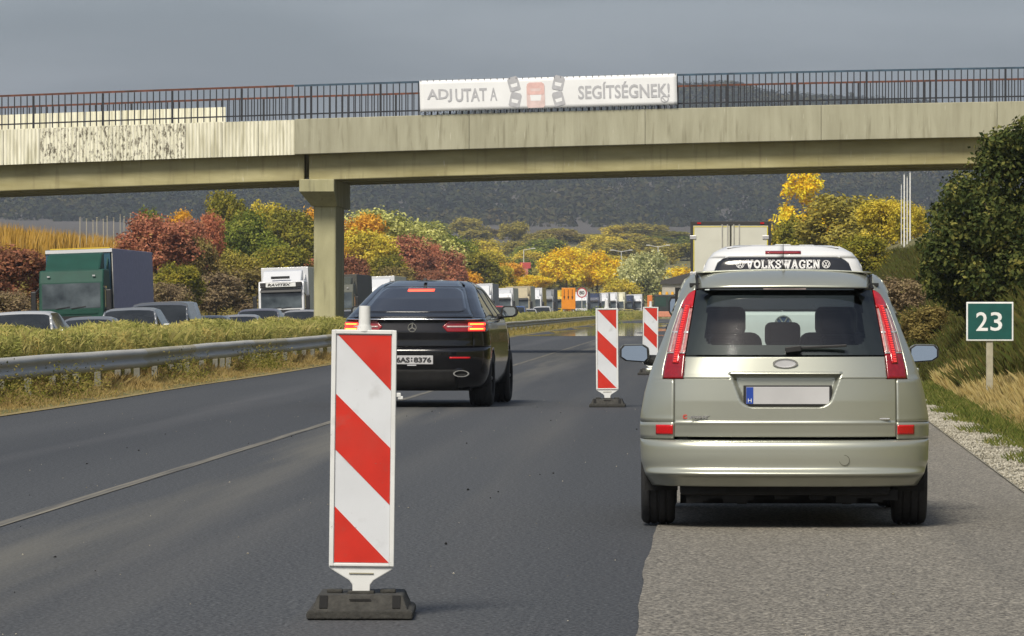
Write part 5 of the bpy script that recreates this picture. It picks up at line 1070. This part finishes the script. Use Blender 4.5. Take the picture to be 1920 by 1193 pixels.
fc = [(925, 'van', (.45, .06, .05), 'red van roof beside the black car mirror'), (966, 'van', (.05, .10, .26), 'blue van in the far queue'), (1016, 'van', (.62, .62, .62), 'white van in the far queue'), (944, 'suv', (.55, .55, .56), 'white car between the red and blue vans'), (990, 'suv', (.55, .55, .56), 'white car between the blue and white vans'), (890, 'suv', (.14, .15, .17), 'dark car behind the black car mirror'), (1150, 'suv', (.50, .50, .52), 'pale car below the last lorries'), (1178, 'suv', (.60, .45, .04), 'yellow car below the last lorries'), (560, 'suv', (.3, .3, .31), 'grey car at the foot of the bridge pier'), (655, 'suv', (.20, .2, .21), 'dark grey car just right of the bridge pier')]
for px, kind, col, lab in fc:
    Y = Y_on(px, -15.2); shown(PR[kind], lab, W(px, 578, Y).x, Y, (1, 1, 1.05 if px < 1100 else 1), col, GQ)
for p in PR.values():
    for ch in list(p.children_recursive): bpy.data.objects.remove(ch)
    bpy.data.objects.remove(p)
# ================================================================== far signs, lamps, poles, roadworks
def at(px, py, Y, name, label, cat, group=None, base=None):
    p = W(px, py, Y); zb = T(p.x, Y) if base is None else base; return thing(name, label, cat, (p.x, Y, zb), group=group), p.z - zb
Yl = 425.; s_ = Yl / FPX
t, z = at(1066, 580, Yl, 'lane_board', 'tall orange lane guidance board with black arrows on the median', 'sign'); zc_ = W(1066, 560, Yl).z - t.location.z
bd = MB().box(-13 * s_, 13 * s_, -.02, .04, zc_ - 20 * s_, zc_ + 20 * s_).build('board', mat('sign_orange', (.70, .24, .01), .5, noise=(2, .08)), t, bevel=.03)
for x in (-8, -.5, 7): 
    MB().box(x * s_ - .025, x * s_ + .025, -.03, -.02, zc_ + 2 * s_, zc_ + 17 * s_).prism([(x * s_ - .08, zc_ + 4 * s_), (x * s_, zc_ - 3 * s_), (x * s_ + .08, zc_ + 4 * s_)], -.03, -.02).build('arrow', BLK, bd)
for x in (-9, 9): MB().box(x * s_ - .03, x * s_ + .03, .04, .10, 0, zc_ + 15 * s_).build('post', STEEL, t)
Yl = 432.; s_ = Yl / FPX
t, z = at(1091, 580, Yl, 'speed_sign', 'round white speed sign with red ring beside the orange lane board', 'sign'); zc_ = W(1091, 549, Yl).z - t.location.z
dk = MB().cyl((0, 0, zc_), (0, .02, zc_), 9.5 * s_, n=32).build('disc', SWH, t); MB().ring((0, zc_), 9.6 * s_, 2.1 * s_, -.012, .0, 32).build('red_ring', mat('sign_red_ring', (.40, .05, .06), .5), dk); text('80', .4, PRINT, dk, 'digits', (0, -.01, zc_), bold=.01, fit=(9.5 * s_, 7 * s_)); MB().box(-.03, .03, .02, .08, 0, zc_ + .3).build('post', STEEL, t)
for px, top_, Y, dbl, lab in ((982, 468, 800, 0, 'single arm street lamp above the red sign'), (1165, 471, 830, 1, 'double arm street lamp beside the golden trees'), (1234, 462, 780, 1, 'double arm street lamp above the silvery tree'), (1249, 500, 800, -1, 'thin pale mast beside the pale barn')):
    t, z = at(px, top_, Y, 'street_lamp', lab, 'street lamp', 'street lamps beyond the queue'); PL = mat('lamp_pole', (.50, .50, .47), .6)
    MB().cyl((0, 0, -.5), (0, 0, z), .11, .07, 10).build('pole', PL, t, auto=40)
    for sd in ((1,) if dbl == 0 else (-1, 1) if dbl == 1 else ()):
        a = MB().cyl((0, 0, z - .1), (sd * 1.4, 0, z + .12), .06, .05, 8).build('arm', PL, t, auto=40); MB().box(sd * 1.6 - .35, sd * 1.6 + .35, -.15, .15, z + .08, z + .25).build('lamp_head', PL, a, bevel=.04)
t, z = at(985, 498, 790, 'red_sign', 'faded red panel sign on a post among the far trees', 'sign')
MB().box(-.9, .9, -.1, .1, z - .5, z + .5).build('panel', mat('faded_red', (.45, .06, .06), .6), t, bevel=.03); MB().box(-.35, .45, -.08, .08, z - 1.6, z - .5).build('lower_panel', mat('faded_pink', (.45, .16, .14), .6), t); MB().cyl((0, .05, -.5), (0, .05, z - 1.6), .12, n=8).build('post', STEEL, t)
for k, (px, top_, bot, wd_) in enumerate(((1690, 345, 430, .022), (1695.5, 326, 438, .042), (1701, 331, 440, .030), (1706.5, 322, 448, .042))):
    Y = 232 + k * 5; t, z = at(px, top_, Y, 'flag_pole', ('short thin white pole at the start of the row on the right bank', 'thick white pole next to the short one on the right bank', 'thin white pole between the two thick ones on the right bank', 'tallest white pole ending the row on the right bank')[k], 'pole', 'row of white poles on the right bank')
    MB().cyl((0, 0, -.3), (0, 0, z - .06), wd_, wd_ * .8, 12).build('shaft', mat('pole_white', (.72, .72, .70), .45), t, auto=40); MB().cyl((0, 0, z - .06), (0, 0, z), wd_ * .5, wd_ * .9, 10).build('finial', EMBW, t)
for k in range(10):
    px = 150 + k * 10.2 + (k * 7) % 5; Y = Y_on(px, -38.3); t, z = at(px, 408 + (k * 13) % 9 - k * .8, Y, 'vine_stake', 'thin pale wooden stake at the edge of the corn field', 'stake', 'vine stakes beside the corn')
    MB().cyl((0, 0, -.3), (0, 0, z), .026, .02, 7).build('stake', mat('pale_wood', (.46, .42, .30), .8), t); MB().box(-.05, .05, -.05, .05, z, z + .03).build('stake_cap', MAT['pale_wood'], t)
# pale barn at the right edge of the far queue
t, z = at(1275, 512, 700, 'barn', 'pale grey barn with dark roof just above the silver car', 'building'); WL = mat('barn_plaster', (.42, .39, .33), .9, noise=(.8, .15)); w_ = 2.6
MB().box(-w_, w_ * 1.5, 0, 7, -.5, z * .78).build('wall', WL, t); rf = MB().prism([(-w_ - .4, z * .76), (w_ * 1.5 + .4, z * .76), (w_ * 1.5 + .2, z * .9), (w_ * .5, z), (-w_ - .1, z * .84)], -.4, 7.4).build('roof', mat('barn_roof', (.05, .045, .04), .8), t, fix=True)
MB().box(-1.2, -.4, -.03, .01, z * .35, z * .55).build('window', BLK, t); MB().box(.6, 1.8, -.03, .01, -.2, z * .45).build('door', mat('barn_door', (.14, .10, .07), .8), t)
# roadworks machine on the closed lane
Ym = 428.; t, z = at(1244, 600, Ym, 'road_machine', 'orange and dark road building machine with beacon lamps on the closed lane', 'machine', base=.006); MO = mat('machine_orange', (.60, .17, .04), .5); MD = mat('machine_dark', (.022, .028, .028), .5); MS = mat('machine_salmon', (.55, .22, .13), .6)
MB().box(-1.15, 1.25, 0, 4.5, .55, 1.05).build('chassis', MS, t, bevel=.05); cb_ = MB().prism([(-.95, 1.0), (1.25, 1.0), (1.2, 2.55), (-.85, 2.55)], .4, 2.6).build('cab', MD, t, fix=True, bevel=.06)
MB().box(-.75, .25, .385, .405, 1.5, 2.35).build('window', mat('machine_glass', (.03, .06, .05), .1), cb_); MB().box(.4, 1.1, .385, .405, 1.5, 2.35).build('window', MAT['machine_glass'], cb_)
MB().box(-1.45, -1.0, .3, .5, 1.0, 2.5).build('side_board', MO, t, bevel=.03)
for x in (-.3, .3, .8): MB().cyl((x, .8, 2.55), (x, .8, 2.8), .14, .1, 10).build('beacon_lamp', mat('beacon_amber', (.75, .38, .02), .4), cb_)
for sd in (-1, 1):
    for y in (.6, 3.6): wheel(t, sd * .95, y, .6, .4, sd)
# ================================================================== the hazy air
hz = MB().box(-1900, 1900, -200, 4300, -80, 200).build('haze', None); hz['kind'] = 'stuff'; tag(hz, 'thin blue grey haze filling the valley air', 'haze')
hm = bpy.data.materials.new('haze'); hm.use_nodes = True; n = hm.node_tree; n.nodes.clear(); ho = n.nodes.new('ShaderNodeOutputMaterial'); pv = n.nodes.new('ShaderNodeVolumePrincipled')
pv.inputs['Color'].default_value = (.80, .88, 1., 1); pv.inputs['Density'].default_value = .00014; pv.inputs['Anisotropy'].default_value = .2; n.links.new(pv.outputs[0], ho.inputs['Volume']); hz.data.materials.append(hm)
